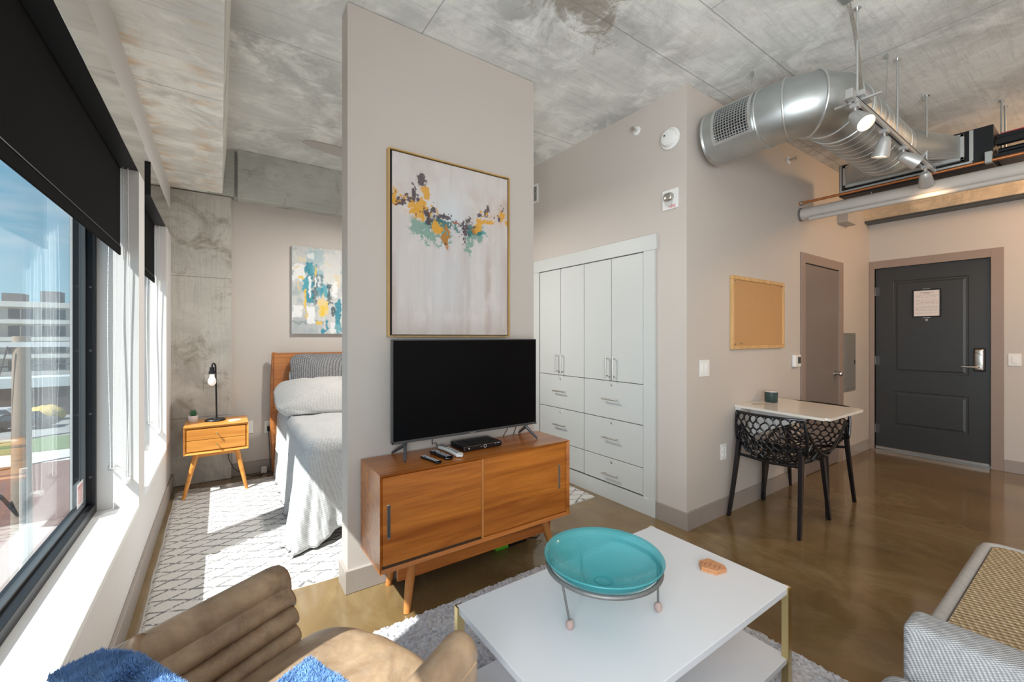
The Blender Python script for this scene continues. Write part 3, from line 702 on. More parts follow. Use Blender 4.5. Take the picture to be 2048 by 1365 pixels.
bm = B(); strip(bm, A0-.1, A1+.1, G0-.02, G0, RD, RD+.014); strip(bm, A0-.1, A1+.1, G1, G1+.02, RD, RD+.014); strip(bm, A0-.1, A0, G0, G1, RD, RD+.014, 2); strip(bm, A1, A1+.1, G0, G1, RD, RD+.014, 2)
gf = obj('grille_frame', bm, M['galvlight'], t)
bm = B(); strip(bm, A0, A1, G0, G1, RD+.001, RD+.003, 10); obj('grille_opening', bm, M['black'], gf)
bm = B()
for i in range(13): a = A0+(A1-A0)*(i+.5)/13; strip(bm, a-.010, a+.010, G0, G1, RD+.003, RD+.011, 1)
for i in range(12): y = G0+(G1-G0)*(i+.5)/12; strip(bm, A0, A1, y-.0018, y+.0018, RD+.003, RD+.010, 8)
obj('grille_blades', bm, M['galvlight'], gf)
# square-to-round transition
bm = B(); ring = []; rect = []
for k in range(64):
    a = 2*math.pi*k/64+math.pi/4; cy, sz = math.cos(a), math.sin(a); ring.append(bm.verts.new((4.09, YD+cy*RD, ZD+sz*RD)))
    m_ = max(abs(cy), abs(sz)); rect.append(bm.verts.new((4.42, YD+cy/m_*.345, 2.705+sz/m_*.078)))
for k in range(64): bm.faces.new((ring[k], ring[(k+1) % 64], rect[(k+1) % 64], rect[k]))
obj('transition', bm, M['galv'], t)
bm = B()
for a, b_, c, d in ((.635, 1.355, 2.612, 2.632), (.635, 1.355, 2.778, 2.798), (.635, .655, 2.612, 2.798), (1.335, 1.355, 2.612, 2.798)): box(bm, 4.41, 4.45, a, b_, c, d, .002, 1)
obj('flange', bm, M['galvlight'], t)
t = thing('fan_coil_unit', 'black suspended fan coil unit behind the duct transition above the entry', 'air handler', (4.9, .9, CZ))
bxo('unit_casing', (4.47, 4.84, .50, 1.40, 2.555, 2.83), M['black'], t, .004)
bm = B(); box(bm, 4.452, 4.47, .60, 1.39, 2.585, 2.60); box(bm, 4.452, 4.47, .595, .615, 2.60, 2.82); box(bm, 4.452, 4.47, 1.375, 1.39, 2.60, 2.82); obj('edge_rail', bm, M['galvlight'], t)
bm = B(); box(bm, 4.51, 4.85, -.6, .495, 2.60, 2.625); box(bm, 4.51, 4.56, -.6, .495, 2.69, 2.72); box(bm, 4.58, 4.64, -.6, .495, 2.75, 2.78); obj('piping_tray', bm, M['black'], t)
for i, (x, z, rad, mt) in enumerate(((4.60, 2.665, .018, 'black'), (4.56, 2.735, .015, 'black'), (4.70, 2.81, .014, 'purple'), (4.75, 2.70, .016, 'pipegrey'))):
    bm = B(); tube(bm, [(x, .49, z), (x, -.9, z+.01)], rad, 12); obj('coil_pipe', bm, M[mt], t, smooth=True)
for x, y in ((4.716, .50), (4.86, .497)):
    bm = B(); tube(bm, [(x, y-.012, CZ), (x, y-.012, 2.62)], .007, 10); lathe(bm, [(0, CZ-.012), (.016, CZ-.012), (.016, CZ), (0, CZ)], (x, y-.012, 0), 12); obj('hanger_rod', bm, M['galv'], t)
bxo('rod_bracket', (4.70, 4.88, .478, .496, 2.80, 2.815), M['galvlight'], t)
# insulated grey pipe and copper line
t = thing('grey_pipe', 'thick grey insulated pipe crossing in front of the entry beam', 'pipe', (4.444, .2, 2.46))
bm = B(); tube(bm, [(4.444, 1.675, 2.465), (4.444, .6, 2.458), (4.444, -2.9, 2.43)], .055, 32); obj('pipe_jacket', bm, M['pipegrey'], t, smooth=True)
bm = B(); tube(bm, [(4.40, 1.60, 2.405), (4.40, .6, 2.400), (4.40, -2.9, 2.37)], .020, 16); obj('drain_line', bm, M['pipegrey'], t, smooth=True)
bm = B(); lathe(bm, [(.0, 1.672), (.060, 1.672), (.060, 1.688), (0, 1.688)], (4.444, 0, 2.465), 32, 'y'); obj('pipe_collar', bm, M['iron'], t)
bm = B(); tube(bm, [(4.55, 1.19, CZ), (4.52, 1.19, 2.50)], .004, 8); obj('hanger_rod', bm, M['galv'], t)
t = thing('copper_pipe', 'thin copper pipe running just above the grey insulated pipe', 'pipe', (4.38, .2, 2.55))
bm = B(); tube(bm, [(4.42, 1.69, 2.565), (4.42, 1.62, 2.566), (4.42, -2.9, 2.548)], .011, 14); obj('pipe_run', bm, M['copper'], t, smooth=True)
bm = B(); lathe(bm, [(.012, 1.66), (.020, 1.66), (.020, 1.675), (.012, 1.675)], (4.42, 0, 2.565), 16, 'y'); obj('coupling', bm, M['steel'], t)
bm = B(); box(bm, 4.40, 4.44, .50, .535, 2.545, 2.625, .003, 1); obj('pipe_strap', bm, M['galv'], t)
# duct hanger wires
def wire(pts, label, r=.0018):
    t = thing('hanger_wire', label, 'hanger wire', (pts[0][0], pts[0][1], CZ))
    bm = B(); tube(bm, pts, r, 6); obj('steel_cable', bm, M['galv'], t)
    bm = B(); box(bm, pts[0][0]-.008, pts[0][0]+.008, pts[0][1]-.005, pts[0][1]+.005, CZ-.03, CZ); obj('ceiling_clip', bm, M['galv'], t)
wire([(2.865, 1.366, CZ), (2.855, 1.366, 2.97), (2.87, 1.36, 2.897)], 'thin wire holding the duct beside its grille')
wire([(3.367, .81, CZ), (3.37, .81, 2.96), (3.36, .815, 2.73)], 'thin wire holding the spiral duct behind the track light')
wire([(4.182, .80, CZ), (4.18, .80, 2.92), (4.18, .815, 2.70)], 'thin wire holding the duct beside its square transition')
# track light
YT = .786
t = thing('track_light', 'silver track light with four spot heads hanging below the duct', 'track light', (3.5, YT, CZ))
bm = B(); box(bm, 2.70, 4.36, YT-.018, YT-.006, 2.545, 2.575); box(bm, 2.70, 4.36, YT+.006, YT+.018, 2.545, 2.575); box(bm, 2.70, 4.36, YT-.018, YT+.018, 2.570, 2.580); obj('rail', bm, M['silver'], t)
bxo('rail_slot', (2.72, 4.35, YT-.006, YT+.006, 2.556, 2.569), M['black'], t)
bm = B(); box(bm, 2.72, 2.86, YT-.045, YT+.045, 2.582, 2.610, .003, 1); box(bm, 2.76, 2.775, YT-.10, YT+.10, 2.572, 2.582, .001, 1); box(bm, 2.64, 2.70, YT-.016, YT+.016, 2.552, 2.60, .002, 1); lathe(bm, [(0, 2.61), (.015, 2.61), (.015, 2.64), (0, 2.64)], (2.83, YT, 0), 16); obj('power_feed', bm, M['silver'], t)
bm = B(); pts = []; rs = []; n_ = 130
P0, P1, P2, P3 = Vector((2.66, .797, CZ)), Vector((2.80, .790, 2.95)), Vector((2.79, YT, 2.72)), Vector((2.835, YT, 2.635))
for i in range(n_+1):
    u = i/n_; pts.append(P0*(1-u)**3+P1*3*u*(1-u)**2+P2*3*u*u*(1-u)+P3*u**3); rs.append(.0095 if i % 2 else .0075)
tube(bm, pts, rs, 12); obj('flexible_conduit', bm, M['steel'], t)
bm = B(); box(bm, 2.60, 2.67, .77, .82, CZ-.015, CZ, .004, 1); obj('ceiling_box', bm, M['galv'], t)
for x, zb in ((2.765, 2.60), (3.475, 2.578), (4.178, 2.578)):
    bm = B(); tube(bm, [(x, YT, CZ), (x, YT, zb)], .0055, 10); lathe(bm, [(0, CZ-.006), (.018, CZ-.006), (.018, CZ), (0, CZ)], (x, YT, 0), 16); obj('support_rod', bm, M['galvlight'], t)
def head(x, d, on):
    d = Vector(d).normalized(); piv = Vector((x, YT, 2.485)); bm = B()
    box(bm, x-.022, x+.022, YT-.020, YT+.020, 2.528, 2.556, .003, 1); tube(bm, [(x, YT, 2.53), piv], .007, 10)
    ad = obj('head_adapter', bm, M['silver'], t)
    u, w = frame(d); bm = B(); L = [(.0, -.032), (.022, -.032), (.030, -.018), (.034, 0), (.0345, .004), (.037, .020), (.0375, .024), (.043, .062), (.044, .078), (.041, .078), (.036, .068), (0, .066)]
    lathe(bm, L, (0, 0, 0), 36)
    m = Matrix((u, w, d)).transposed().to_4x4(); m.translation = piv+d*.012
    bmesh.ops.transform(bm, matrix=m, verts=bm.verts); hd = obj('spot_shade', bm, M['silver'], t, smooth=True)
    bm = B(); lathe(bm, [(0, .0675), (.035, .0675), (.035, .070), (0, .070)], (0, 0, 0), 28); bmesh.ops.transform(bm, matrix=m, verts=bm.verts)
    obj('lamp_lens', bm, M['lampon'], hd)
    if on:
        l = light('spot_bulb', 'SPOT', piv+d*.095, on, (1, .66, .36), spot_size=R(105), spot_blend=.8, shadow_soft_size=.03); aim(l, d); l.parent = t; l.location = Vector(l.location)-Vector(t.location)
head(2.735, (-.35, -.62, -.75), 7); head(3.215, (.10, .25, -1), 9); head(3.60, (.50, -.75, -.62), 12); head(4.13, (.85, .05, -.75), 9)
# ceiling fan of the bed area (one blade shows past the partition)
M['fanblade'] = simple('fan_blade_grey', (.36, .33, .30), .5)
t = thing('ceiling_fan', 'grey-bladed ceiling fan over the bed, one blade showing beside the partition', 'ceiling fan', (1.15, 3.46, CZ))
bm = B(); lathe(bm, [(0, CZ), (.07, CZ), (.06, CZ-.05), (.015, CZ-.06), (.015, 2.86), (0, 2.86)], (1.15, 3.46, 0), 28); obj('downrod', bm, M['steel'], t, smooth=True)
bm = B(); lathe(bm, [(0, 2.87), (.06, 2.87), (.10, 2.82), (.10, 2.74), (.06, 2.70), (0, 2.69)], (1.15, 3.46, 0), 36); obj('motor_housing', bm, M['plaster'], t, smooth=True)
bm = B(); lathe(bm, [(0, 2.69), (.07, 2.69), (.085, 2.66), (.07, 2.61), (.03, 2.585), (0, 2.58)], (1.15, 3.46, 0), 32); obj('light_globe', bm, M['bulb'], t, smooth=True)  # globe added under the fan to carry the bedroom fill lamp
l = light('fan_light', 'AREA', (1.15, 3.46, 2.57), 42, (1, .95, .89), shape='DISK', size=.16); l.parent = t; l.location = (0, 0, 2.57-CZ)  # added fill lamp that brightens the bed area
for k in range(3):
    a = R(187+120*k); bm = B(); pts = []
    prof = [(.09, .035), (.2, .058), (.45, .055), (.60, .040), (.66, .014)]
    up = [(r_, w_) for r_, w_ in prof]+[(r_, -w_) for r_, w_ in prof[::-1]]
    T = [bm.verts.new((r_, w_, 2.757+w_*.20)) for r_, w_ in up]; U = [bm.verts.new((r_, w_, 2.749+w_*.20)) for r_, w_ in up]
    bm.faces.new(T); bm.faces.new(U[::-1])
    for i in range(len(T)): bm.faces.new((T[i], U[i], U[(i+1) % len(T)], T[(i+1) % len(T)]))
    bmesh.ops.transform(bm, matrix=Matrix.Translation((1.15, 3.46, 0)) @ Matrix.Rotation(a, 4, 'Z'), verts=bm.verts)
    obj('blade', bm, M['fanblade'], t)

# ================================================================ OUTSIDE
def ext(name, c, rough=.8, n_=.1, s=2): return simple(name, c, rough, noise=n_, nscale=s)
GZ = -7.0
bm = B(); box(bm, -160, 60, -30, 260, GZ-.4, GZ); g_ = struct('trim_7', bm, ext('asphalt', (.26, .26, .25), s=.3)); 
bm = B(); box(bm, -40, -1.6, 9, 31, GZ+1.5, GZ+1.95); obj('brick_terrace', bm, ext('brick_paving', (.17, .085, .065), n_=.35, s=3), label='red brick terrace roof below the window', cat='terrace')
bm = B(); box(bm, -60, -3, 33, 44, GZ, GZ+.08); obj('concrete_walk', bm, ext('pale_concrete', (.55, .53, .48), s=1), label='pale concrete walk beyond the brick terrace', cat='pavement')
bm = B(); box(bm, -60, -3, 44, 50, GZ, GZ+.12); obj('grass_strip', bm, ext('lawn', (.13, .18, .08), n_=.4, s=4), label='strip of lawn beside the parking area', cat='lawn', kind='stuff')
t = thing('warehouse', 'low dark warehouse with a pale roof edge across the street', 'building', (-15, 66, GZ))
bxo('warehouse_wall', (-45, 10, 64, 67, GZ, -3.9), ext('dark_brick', (.06, .045, .045)), t); bxo('roof_edge', (-45, 10, 63.6, 67, -3.9, -2.9), ext('pale_roof', (.42, .47, .48)), t)
t = thing('apartment_building', 'distant white apartment block with window bands and balconies', 'building', (-18, 74, GZ))
bw = ext('white_block', (.50, .49, .46)); bg_ = simple('dark_glazing', (.06, .09, .12), .2)
bxo('building_wall', (-45, 12, 71, 80, GZ, 5.0), bw, t)
bxo('roof_parapet', (-45, 12, 70.4, 80, 4.7, 5.3), bw, t)
for x, z in ((-19.4, 6.3), (-16.4, 6.7), (-11, 6.2)): bxo('roof_plant', (x-1, x+.6, 72, 74, 5.2, z), ext('dark_roof_box', (.12, .12, .13)), t)
for f_ in range(4):
    z = -2.5+f_*1.95
    for i in range(12):
        x = -30+i*2.6; w_ = bxo('building_window', (x, x+1.9, 70.9, 71.05, z, z+1.15), bg_, t); bxo('window_mullion', (x+.9, x+1.0, 70.85, 71, z, z+1.15), bw, w_)
    bxo('balcony_rail', (-45, 12, 69.9, 70.0, z-.45, z-.1), bw, t); bxo('balcony_slab', (-45, 12, 69.9, 71, z-.55, z-.45), bw, t)
t = thing('utility_pole', 'wooden utility pole with a crossarm outside the window', 'utility pole', (-4.0, 15, GZ))
bm = B(); tube(bm, [(-3.93, 15, GZ+1.955), (-3.93, 15, 1.34)], [.19, .15], 18); obj('pole_shaft', bm, ext('weathered_wood', (.30, .24, .19), s=6), t, smooth=True)
bxo('crossarm', (-5.2, -2.9, 14.85, 14.98, 1.08, 1.20), ext('pale_crossarm', (.55, .58, .58)), t)
bm = B(); tube(bm, [(-3.85, 14.8, -1.8), (-3.85, 14.8, -5.0)], .07, 12); obj('conduit', bm, M['pipegrey'], t)
bm = B(); box(bm, -4.75, -4.55, 14.75, 14.95, -1.2, -.75, .03, 2); tube(bm, [(-4.65, 14.85, -1.2), (-4.6, 14.8, -2.0), (-4.2, 14.8, -2.4), (-3.95, 14.85, -2.9)], .04, 8); obj('cable_box', bm, M['darkgrey'], t)
bm = B()
for zz, sag in ((1.0, .4), (-.9, .3), (-1.35, .5)): tube(bm, [(-12+u*1.2, 15+.8*math.sin(u), zz-sag*math.sin(math.pi*u/12)) for u in range(13)], .016, 5)
tube(bm, [(-4.1, 14.8, 1.1), (-5.2, 14.7, -4.9)], .014, 5); obj('overhead_wires', bm, M['darkgrey'], t)
def car(x, y, c, label):
    t = thing('car', label, 'car', (x, y, GZ), 0, 'parked cars below')
    bm = B(); prism(bm, [(-2.2, .35), (2.2, .35), (2.2, .8), (1.3, .95), (.8, 1.45), (-1.0, 1.48), (-1.7, .98), (-2.2, .85)], -.85, .85, 'y'); obj('car_body', bm, simple('car_paint_'+name_c(c), c, .25), t, local=True)
    bm = B(); prism(bm, [(1.15, .95), (.74, 1.38), (-.95, 1.40), (-1.5, .98)], -.87, .87, 'y'); obj('car_glass', bm, bg_, t, local=True)
    for wx in (-1.35, 1.35):
        for wy in (-.8, .8):
            bm = B(); lathe(bm, [(0, wy-.1), (.33, wy-.1), (.33, wy+.1), (0, wy+.1)], (wx, 0, .33), 18, 'y'); obj('wheel', bm, M['black'], t, local=True)
def name_c(c): return '%d_%d' % (int(c[0]*100), int(c[1]*100))
car(-14.6, 56, (.02, .022, .03), 'dark car parked below nearest the pole'); car(-17.5, 61, (.5, .52, .55), 'silver car parked behind the dark car')
for i, (x, y, s_) in enumerate(((-14.3, 60.5, 1.1), (-10.6, 60, .9), (-23.5, 57, .9))):
    bm = B(); superq(bm, (x, y, GZ+s_*.6), (s_*1.3, s_, s_*.8), 1, 1, 24, 12, lambda p: p*(1+.25*mnoise.noise(p*2.2))); obj('shrub', bm, ext('ochre_foliage_%d' % i, (.42, .30, .08) if i != 1 else (.12, .2, .05), n_=.5, s=6), label=['ochre shrub behind the dark car', 'green shrub behind the pole', 'ochre shrub at the left of the parking area'][i], cat='shrub', smooth=True)
# ================================================================ PAINTINGS
def vnoise(x, y, seed=0):
    rs = np.random.RandomState(seed); T = rs.rand(256, 256)
    xi = np.floor(x).astype(int); yi = np.floor(y).astype(int); fx = x-xi; fy = y-yi
    fx = fx*fx*(3-2*fx); fy = fy*fy*(3-2*fy); a = T[xi % 256, yi % 256]; b = T[(xi+1) % 256, yi % 256]; c = T[xi % 256, (yi+1) % 256]; d = T[(xi+1) % 256, (yi+1) % 256]
    return (a*(1-fx)+b*fx)*(1-fy)+(c*(1-fx)+d*fx)*fy
def fbm(x, y, seed=0, o=5):
    s = 0; a = .5
    for i in range(o): s = s+a*vnoise(x*2**i, y*2**i, seed+i); a *= .5
    return s/(1-.5**o)
def painted(name, x0, x1, z0, z1, y, nx, nz, fn, parent):
    fx, fz = np.meshgrid(np.linspace(0, 1, nx), np.linspace(0, 1, nz), indexing='ij')
    c = fn(fx, 1-fz)                                     # image coordinates: v down
    o = Vector(parent.location)
    V = np.stack([x0+fx*(x1-x0)-o.x, np.full_like(fx, y-o.y), z0+fz*(z1-z0)-o.z], -1).reshape(-1, 3)
    idx = np.arange(nx*nz).reshape(nx, nz)
    F = np.stack([idx[:-1, :-1], idx[1:, :-1], idx[1:, 1:], idx[:-1, 1:]], -1).reshape(-1, 4)
    me = bpy.data.meshes.new(name); me.from_pydata(V.tolist(), [], F.tolist())
    at_ = me.color_attributes.new(name='Col', type='FLOAT_COLOR', domain='POINT')
    rgba = np.ones((nx*nz, 4), dtype=np.float32); rgba[:, :3] = c.reshape(-1, 3); at_.data.foreach_set('color', rgba.ravel())
    me.materials.append(M['canvas']); ob = bpy.data.objects.new(name, me); COL.objects.link(ob); ob.parent = parent
    return ob
def lerp(c, m, k): m = np.clip(m, 0, 1)[..., None]; return c*(1-m)+np.array(k)*m
def big(fx, fy):
    X = fx; Y = fy
    c = np.ones(X.shape+(3,))*np.array((.60, .555, .535))
    streak = fbm(X*16, Y*1.2, 5); c = lerp(c, (streak-.42)*2.6*(Y > .3)*np.clip((Y-.3)*4, 0, 1), (.48, .40, .37))
    cl = fbm(X*4, Y*5, 9); c = lerp(c, (cl-.42)*2.6*np.clip(1-Y*1.6, 0, 1)+.12*(Y > .85), (.50, .39, .33)); c = lerp(c, (fbm(X*14, Y*10, 77, 6)-.52)*2.2, (.68, .62, .60))
    c = lerp(c, np.exp(-((X-.48)/.16)**2-((Y-.28)/.13)**2)*.9, (.60, .63, .66)); c = lerp(c, np.exp(-((X-.45)/.2)**2-((Y-.68)/.28)**2)*.6, (.58, .60, .63))
    c = lerp(c, (fbm(X*30, Y*3, 30)-.55)*1.2, (.50, .42, .40)); c = lerp(c, np.clip((Y-.88)*5, 0, .55)*(fbm(X*9, Y*9, 4)), (.42, .33, .27))
    W0 = .845
    def P(px, py):
        s = (px-85)/777; t_ = W0*s/(1-(1-W0)*s); top = 60+193*s; return t_, (py-top)/(1303-top)
    def blob(px, py, rx, ry, k, th=.5, seed=1, a=1.0, sc=22):
        u, v = P(px, py); nz = fbm(X*sc, Y*sc*1.3, seed, 6)
        d = ((X-u)/(rx/760))**2+((Y-v)/(ry/1130))**2
        nf = fbm(X*90, Y*110, seed+70, 3); m = np.clip((np.exp(-d*.75)+(nz-.5)*3.2+(nf-.5)*1.5-th)*9, 0, 1)*np.exp(-np.maximum(d-1.8, 0)*1.3)
        return m*a, k
    OC = (.66, .33, .03); OD = (.42, .17, .02); DK = (.075, .055, .065); PU = (.06, .045, .10); TL = (.20, .33, .28); TD = (.03, .16, .16); TQ = (.07, .33, .31)
    L = [(305, 580, 70, 60, TL, .45, 2), (330, 630, 34, 60, TL, .45, 3), (420, 650, 48, 50, TL, .5, 6), (597, 680, 26, 62, TL, .42, 7), (690, 612, 42, 30, TQ, .42, 8), (640, 640, 46, 32, TL, .4, 9),
         (435, 560, 62, 34, TD, .42, 4), (395, 530, 30, 24, TD, .5, 14), (592, 592, 66, 34, TD, .42, 11), (640, 600, 40, 26, TD, .5, 15), (350, 545, 40, 30, TD, .55, 12), (440, 630, 30, 30, TQ, .5, 13),
         (265, 440, 58, 52, OC, .38, 21), (308, 345, 24, 48, OC, .38, 22), (232, 462, 34, 26, OC, .45, 23), (300, 508, 22, 32, OC, .42, 24), (335, 495, 16, 24, OC, .45, 25), (98, 366, 16, 42, OC, .4, 26), (112, 408, 20, 18, OC, .48, 27), (160, 398, 16, 24, OC, .5, 28),
         (390, 575, 26, 34, OC, .40, 29), (412, 604, 18, 16, OC, .42, 31), (657, 563, 24, 44, OC, .40, 32), (628, 613, 22, 18, OD, .42, 33), (692, 540, 34, 14, OC, .42, 34), (742, 540, 28, 13, OC, .42, 35), (828, 507, 18, 38, OC, .40, 36), (852, 548, 10, 16, OC, .45, 37), (300, 415, 12, 12, OC, .4, 38), (446, 645, 22, 62, OD, .30, 39),
         (285, 256, 22, 32, DK, .5, 41), (262, 372, 12, 26, PU, .45, 42), (206, 392, 15, 16, DK, .5, 43), (172, 352, 16, 8, DK, .48, 44), (232, 348, 9, 42, DK, .62, 45), (318, 462, 22, 22, DK, .55, 46), (332, 512, 30, 40, DK, .58, 47), (368, 456, 20, 16, DK, .55, 48), (372, 497, 20, 22, DK, .58, 49),
         (430, 505, 50, 16, DK, .70, 50), (601, 536, 20, 24, DK, .52, 51), (723, 472, 15, 38, DK, .45, 52), (672, 502, 16, 16, DK, .52, 53), (570, 580, 54, 28, DK, .60, 54), (555, 556, 38, 20, DK, .58, 55), (574, 625, 14, 36, DK, .60, 56), (775, 515, 7, 8, PU, .4, 57), (807, 523, 7, 14, PU, .45, 58), (540, 690, 5, 14, DK, .5, 59), (130, 400, 34, 28, DK, .78, 60), (160, 392, 10, 26, DK, .66, 63), (110, 425, 24, 10, PU, .7, 64), (520, 548, 40, 5, (.4, .12, .06), .5, 61), (445, 690, 10, 10, (.1, .06, .04), .45, 62)]
    rq = np.random.RandomState(12)
    for cx_, cy_, wx, wy, k, n_ in ((150, 395, 60, 40, DK, 16), (240, 350, 26, 50, DK, 12), (260, 300, 50, 30, DK, 8), (340, 470, 60, 50, DK, 16), (420, 520, 60, 40, DK, 14), (590, 560, 80, 50, DK, 22), (700, 490, 60, 50, OC, 14), (790, 510, 50, 30, OC, 10), (300, 440, 70, 60, OC, 16), (130, 390, 50, 40, OC, 14), (560, 660, 30, 60, DK, 8), (820, 470, 20, 50, DK, 6)):
        for q_ in range(n_): L.append((cx_+rq.randn()*wx*.6, cy_+rq.randn()*wy*.6, rq.uniform(2, 6), rq.uniform(3, 9), k, .42, 100+q_))
    for px, py, rx, ry, k, th, sd_ in L: m, kk = blob(px, py, rx*.92, ry*.92, k, th, sd_); c = lerp(c, m*.93, kk)
    sg = (np.abs(Y-.975-.006*np.sin(X*220)) < .0016)*((X > .94)*(X < .975)); c = lerp(c, sg*.6, (.2, .15, .12))
    return c
t = thing('framed_painting', 'large abstract painting in a thin gold frame on the partition above the television', 'painting', (1.135, 2.25, 1.84))
PX0, PX1, PZ0, PZ1 = .741, 1.530, 1.330, 2.353
painted('canvas', PX0+.022, PX1-.012, PZ0+.012, PZ1-.012, 2.243, 300, 380, big, t)
for a in ((PX0, PX0+.007, PZ0, PZ1), (PX1-.007, PX1, PZ0, PZ1), (PX0+.007, PX1-.007, PZ0, PZ0+.006), (PX0+.007, PX1-.007, PZ1-.006, PZ1)):
    bxo('gold_frame', (a[0], a[1], 2.233, 2.2735, a[2], a[3]), M['gold'], t, .001)
bxo('canvas_backing', (PX0+.008, PX1-.008, 2.246, 2.272, PZ0+.008, PZ1-.008), M['black'], t)
def small(fx, fy):
    X = fx*.47/.474*607*1.5+92; X = 92+fx*980; Y = 135+fy*1095
    c = np.ones(X.shape+(3,))*np.array((.53, .54, .535))
    c = lerp(c, (fbm(X/90, Y/60, 3)-.5)*4, (.36, .42, .43)); c = lerp(c, (fbm(X/40, Y/120, 8)-.5)*3, (.68, .68, .66))
    def patch(x0, x1, y0, y1, k, a=.9, sd=1, rag=30, th=.5):
        n1 = (fbm(X/35, Y/35, sd)-.5)*rag*3; n2 = (fbm(X/28, Y/50, sd+9)-.5)*rag*3
        m = (np.clip((X+n1-x0)/10, 0, 1)*np.clip((x1-X-n1)/10, 0, 1)*np.clip((Y+n2-y0)/12, 0, 1)*np.clip((y1-Y-n2)/12, 0, 1))
        tex = np.clip((fbm(X/12, Y/26, sd+20)-.5+ (1-th))*4, 0, 1)
        return m*a*tex, k
    TE = (.03, .24, .32); TE2 = (.07, .33, .40); LT = (.30, .46, .50); YE = (.75, .50, .05); YP = (.72, .56, .24); WH = (.78, .79, .80); DKK = (.05, .09, .11); GR = (.36, .40, .42); CR = (.66, .58, .42)
    for a in [(92, 400, 990, 1230, GR, .6, 2), (92, 480, 1060, 1110, (.22, .27, .29), .7, 3), (100, 250, 350, 560, WH, .8, 4), (92, 220, 880, 1030, WH, .9, 5), (270, 480, 150, 340, LT, .6, 6), (480, 700, 180, 560, (.62, .62, .60), .8, 7),
              (480, 570, 300, 360, CR, .8, 8), (150, 240, 255, 325, CR, .9, 9), (600, 690, 440, 640, CR, .8, 10), (570, 650, 560, 760, WH, .8, 11),
              (250, 350, 330, 860, TE, .95, 12), (222, 300, 520, 700, TE2, .95, 13), (300, 400, 340, 480, TE2, .8, 14), (360, 470, 420, 720, LT, .9, 15), (430, 540, 590, 760, TE2, .9, 16), (395, 470, 640, 770, TE, .7, 17), (520, 580, 590, 860, DKK, .85, 18, 30, .45),
              (340, 400, 560, 860, DKK, .75, 19, 30, .55), (330, 470, 470, 620, DKK, .6, 20, 30, .62), (620, 700, 790, 1100, TE, .95, 21), (500, 540, 1040, 1220, TE, .95, 22), (440, 500, 1150, 1230, TE, .95, 23), (620, 700, 1100, 1230, TE2, .8, 24), (560, 620, 880, 1010, DKK, .9, 25, 30, .5), (700, 1072, 300, 640, LT, .5, 26), (760, 900, 620, 1000, TE2, .8, 27), (900, 1000, 500, 700, YE, .7, 28), (700, 760, 700, 900, WH, .8, 29),
              (360, 388, 360, 500, YE, .9, 31, 12), (165, 235, 495, 545, YE, .95, 32, 14), (105, 185, 380, 410, YE, .8, 33, 18), (235, 268, 660, 920, YE, .95, 34, 14), (400, 540, 790, 1000, YP, .95, 35, 24), (430, 500, 860, 1010, YE, .9, 36, 18), (500, 530, 830, 930, YE, .9, 37, 14), (380, 460, 1060, 1120, YE, .85, 38, 16), (250, 300, 920, 1060, YE, .7, 39, 16), (155, 185, 560, 700, YP, .7, 40, 14), (455, 485, 700, 800, YP, .8, 41, 10),
              (270, 375, 880, 1110, WH, .9, 42, 18), (285, 325, 500, 720, WH, .9, 43, 16), (355, 390, 500, 640, WH, .9, 44, 16), (400, 440, 480, 640, WH, .7, 45, 18), (290, 320, 700, 780, WH, .9, 46, 12), (545, 625, 1080, 1230, WH, .8, 47, 20), (280, 350, 200, 290, WH, .7, 48, 20)]:
        x0, x1, y0, y1, k, al, sd = a[:7]; m, kk = patch(x0, x1, y0, y1, k, al, sd, *(a[7:] or ())); c = lerp(c, m, kk)
    return c
t = thing('canvas_painting', 'unframed abstract canvas in teal, yellow and white on the bedroom wall', 'painting', (.97, 4.77, 1.8))
painted('painted_face', .591, 1.355, 1.360, 2.255, 4.7595, 220, 260, small, t)
bxo('canvas_edge', (.591, 1.355, 4.760, 4.799, 1.360, 2.255), M['sheet'], t)

# ================================================================ MEDIA CONSOLE AND WHAT STANDS ON IT
t = thing('media_console', 'honey wood media console with sliding doors under the television', 'media console', (1.18, 2.09, 0))
CX0, CX1, CY0, CY1, C0, C1 = .600, 1.770, 1.930, 2.252, .232, .690
def mitre_case(bm, x0, x1, y0, y1, z0, z1, th, lip=.014):
    """open-fronted box with bevelled front edges"""
    a = [(x0, z0), (x1, z0), (x1, z1), (x0, z1)]; b_ = [(x0+lip, z0+lip*1.1), (x1-lip, z0+lip*1.1), (x1-lip, z1-lip*1.1), (x0+lip, z1-lip*1.1)]
    F = [bm.verts.new((p[0], y0, p[1])) for p in a]; I = [bm.verts.new((p[0], y0+lip, p[1])) for p in b_]; Rr = [bm.verts.new((p[0], y1, p[1])) for p in a]
    J = [bm.verts.new((p[0], y0+lip+.02, p[1])) for p in b_]
    for k in range(4):
        l = (k+1) % 4; bm.faces.new((F[k], F[l], I[l], I[k])); bm.faces.new((F[k], F[l], Rr[l], Rr[k])); bm.faces.new((I[k], I[l], J[l], J[k]))
    bm.faces.new(Rr); bm.faces.new(J)
bm = B(); mitre_case(bm, CX0, CX1, CY0, CY1, C0, C1, .02); obj('case', bm, M['oak'], t)
bm = B(); box(bm, .615, 1.146, CY0+.010, CY0+.030, C0+.030, C1-.018, .0015, 1); dr = obj('sliding_door', bm, M['oak'], t)
bm = B(); box(bm, .636, .652, CY0+.0085, CY0+.0105, .385, .545, .003, 2); hd = obj('recessed_handle', bm, M['steel'], dr); bxo('handle_slot', (.640, .648, CY0+.0075, CY0+.009, .389, .541), M['darkgrey'], hd if False else dr)
bm = B(); box(bm, 1.160, 1.755, CY0+.020, CY0+.034, C0+.018, C1-.018, .0015, 1); dr = obj('sliding_door', bm, M['oak'], t)
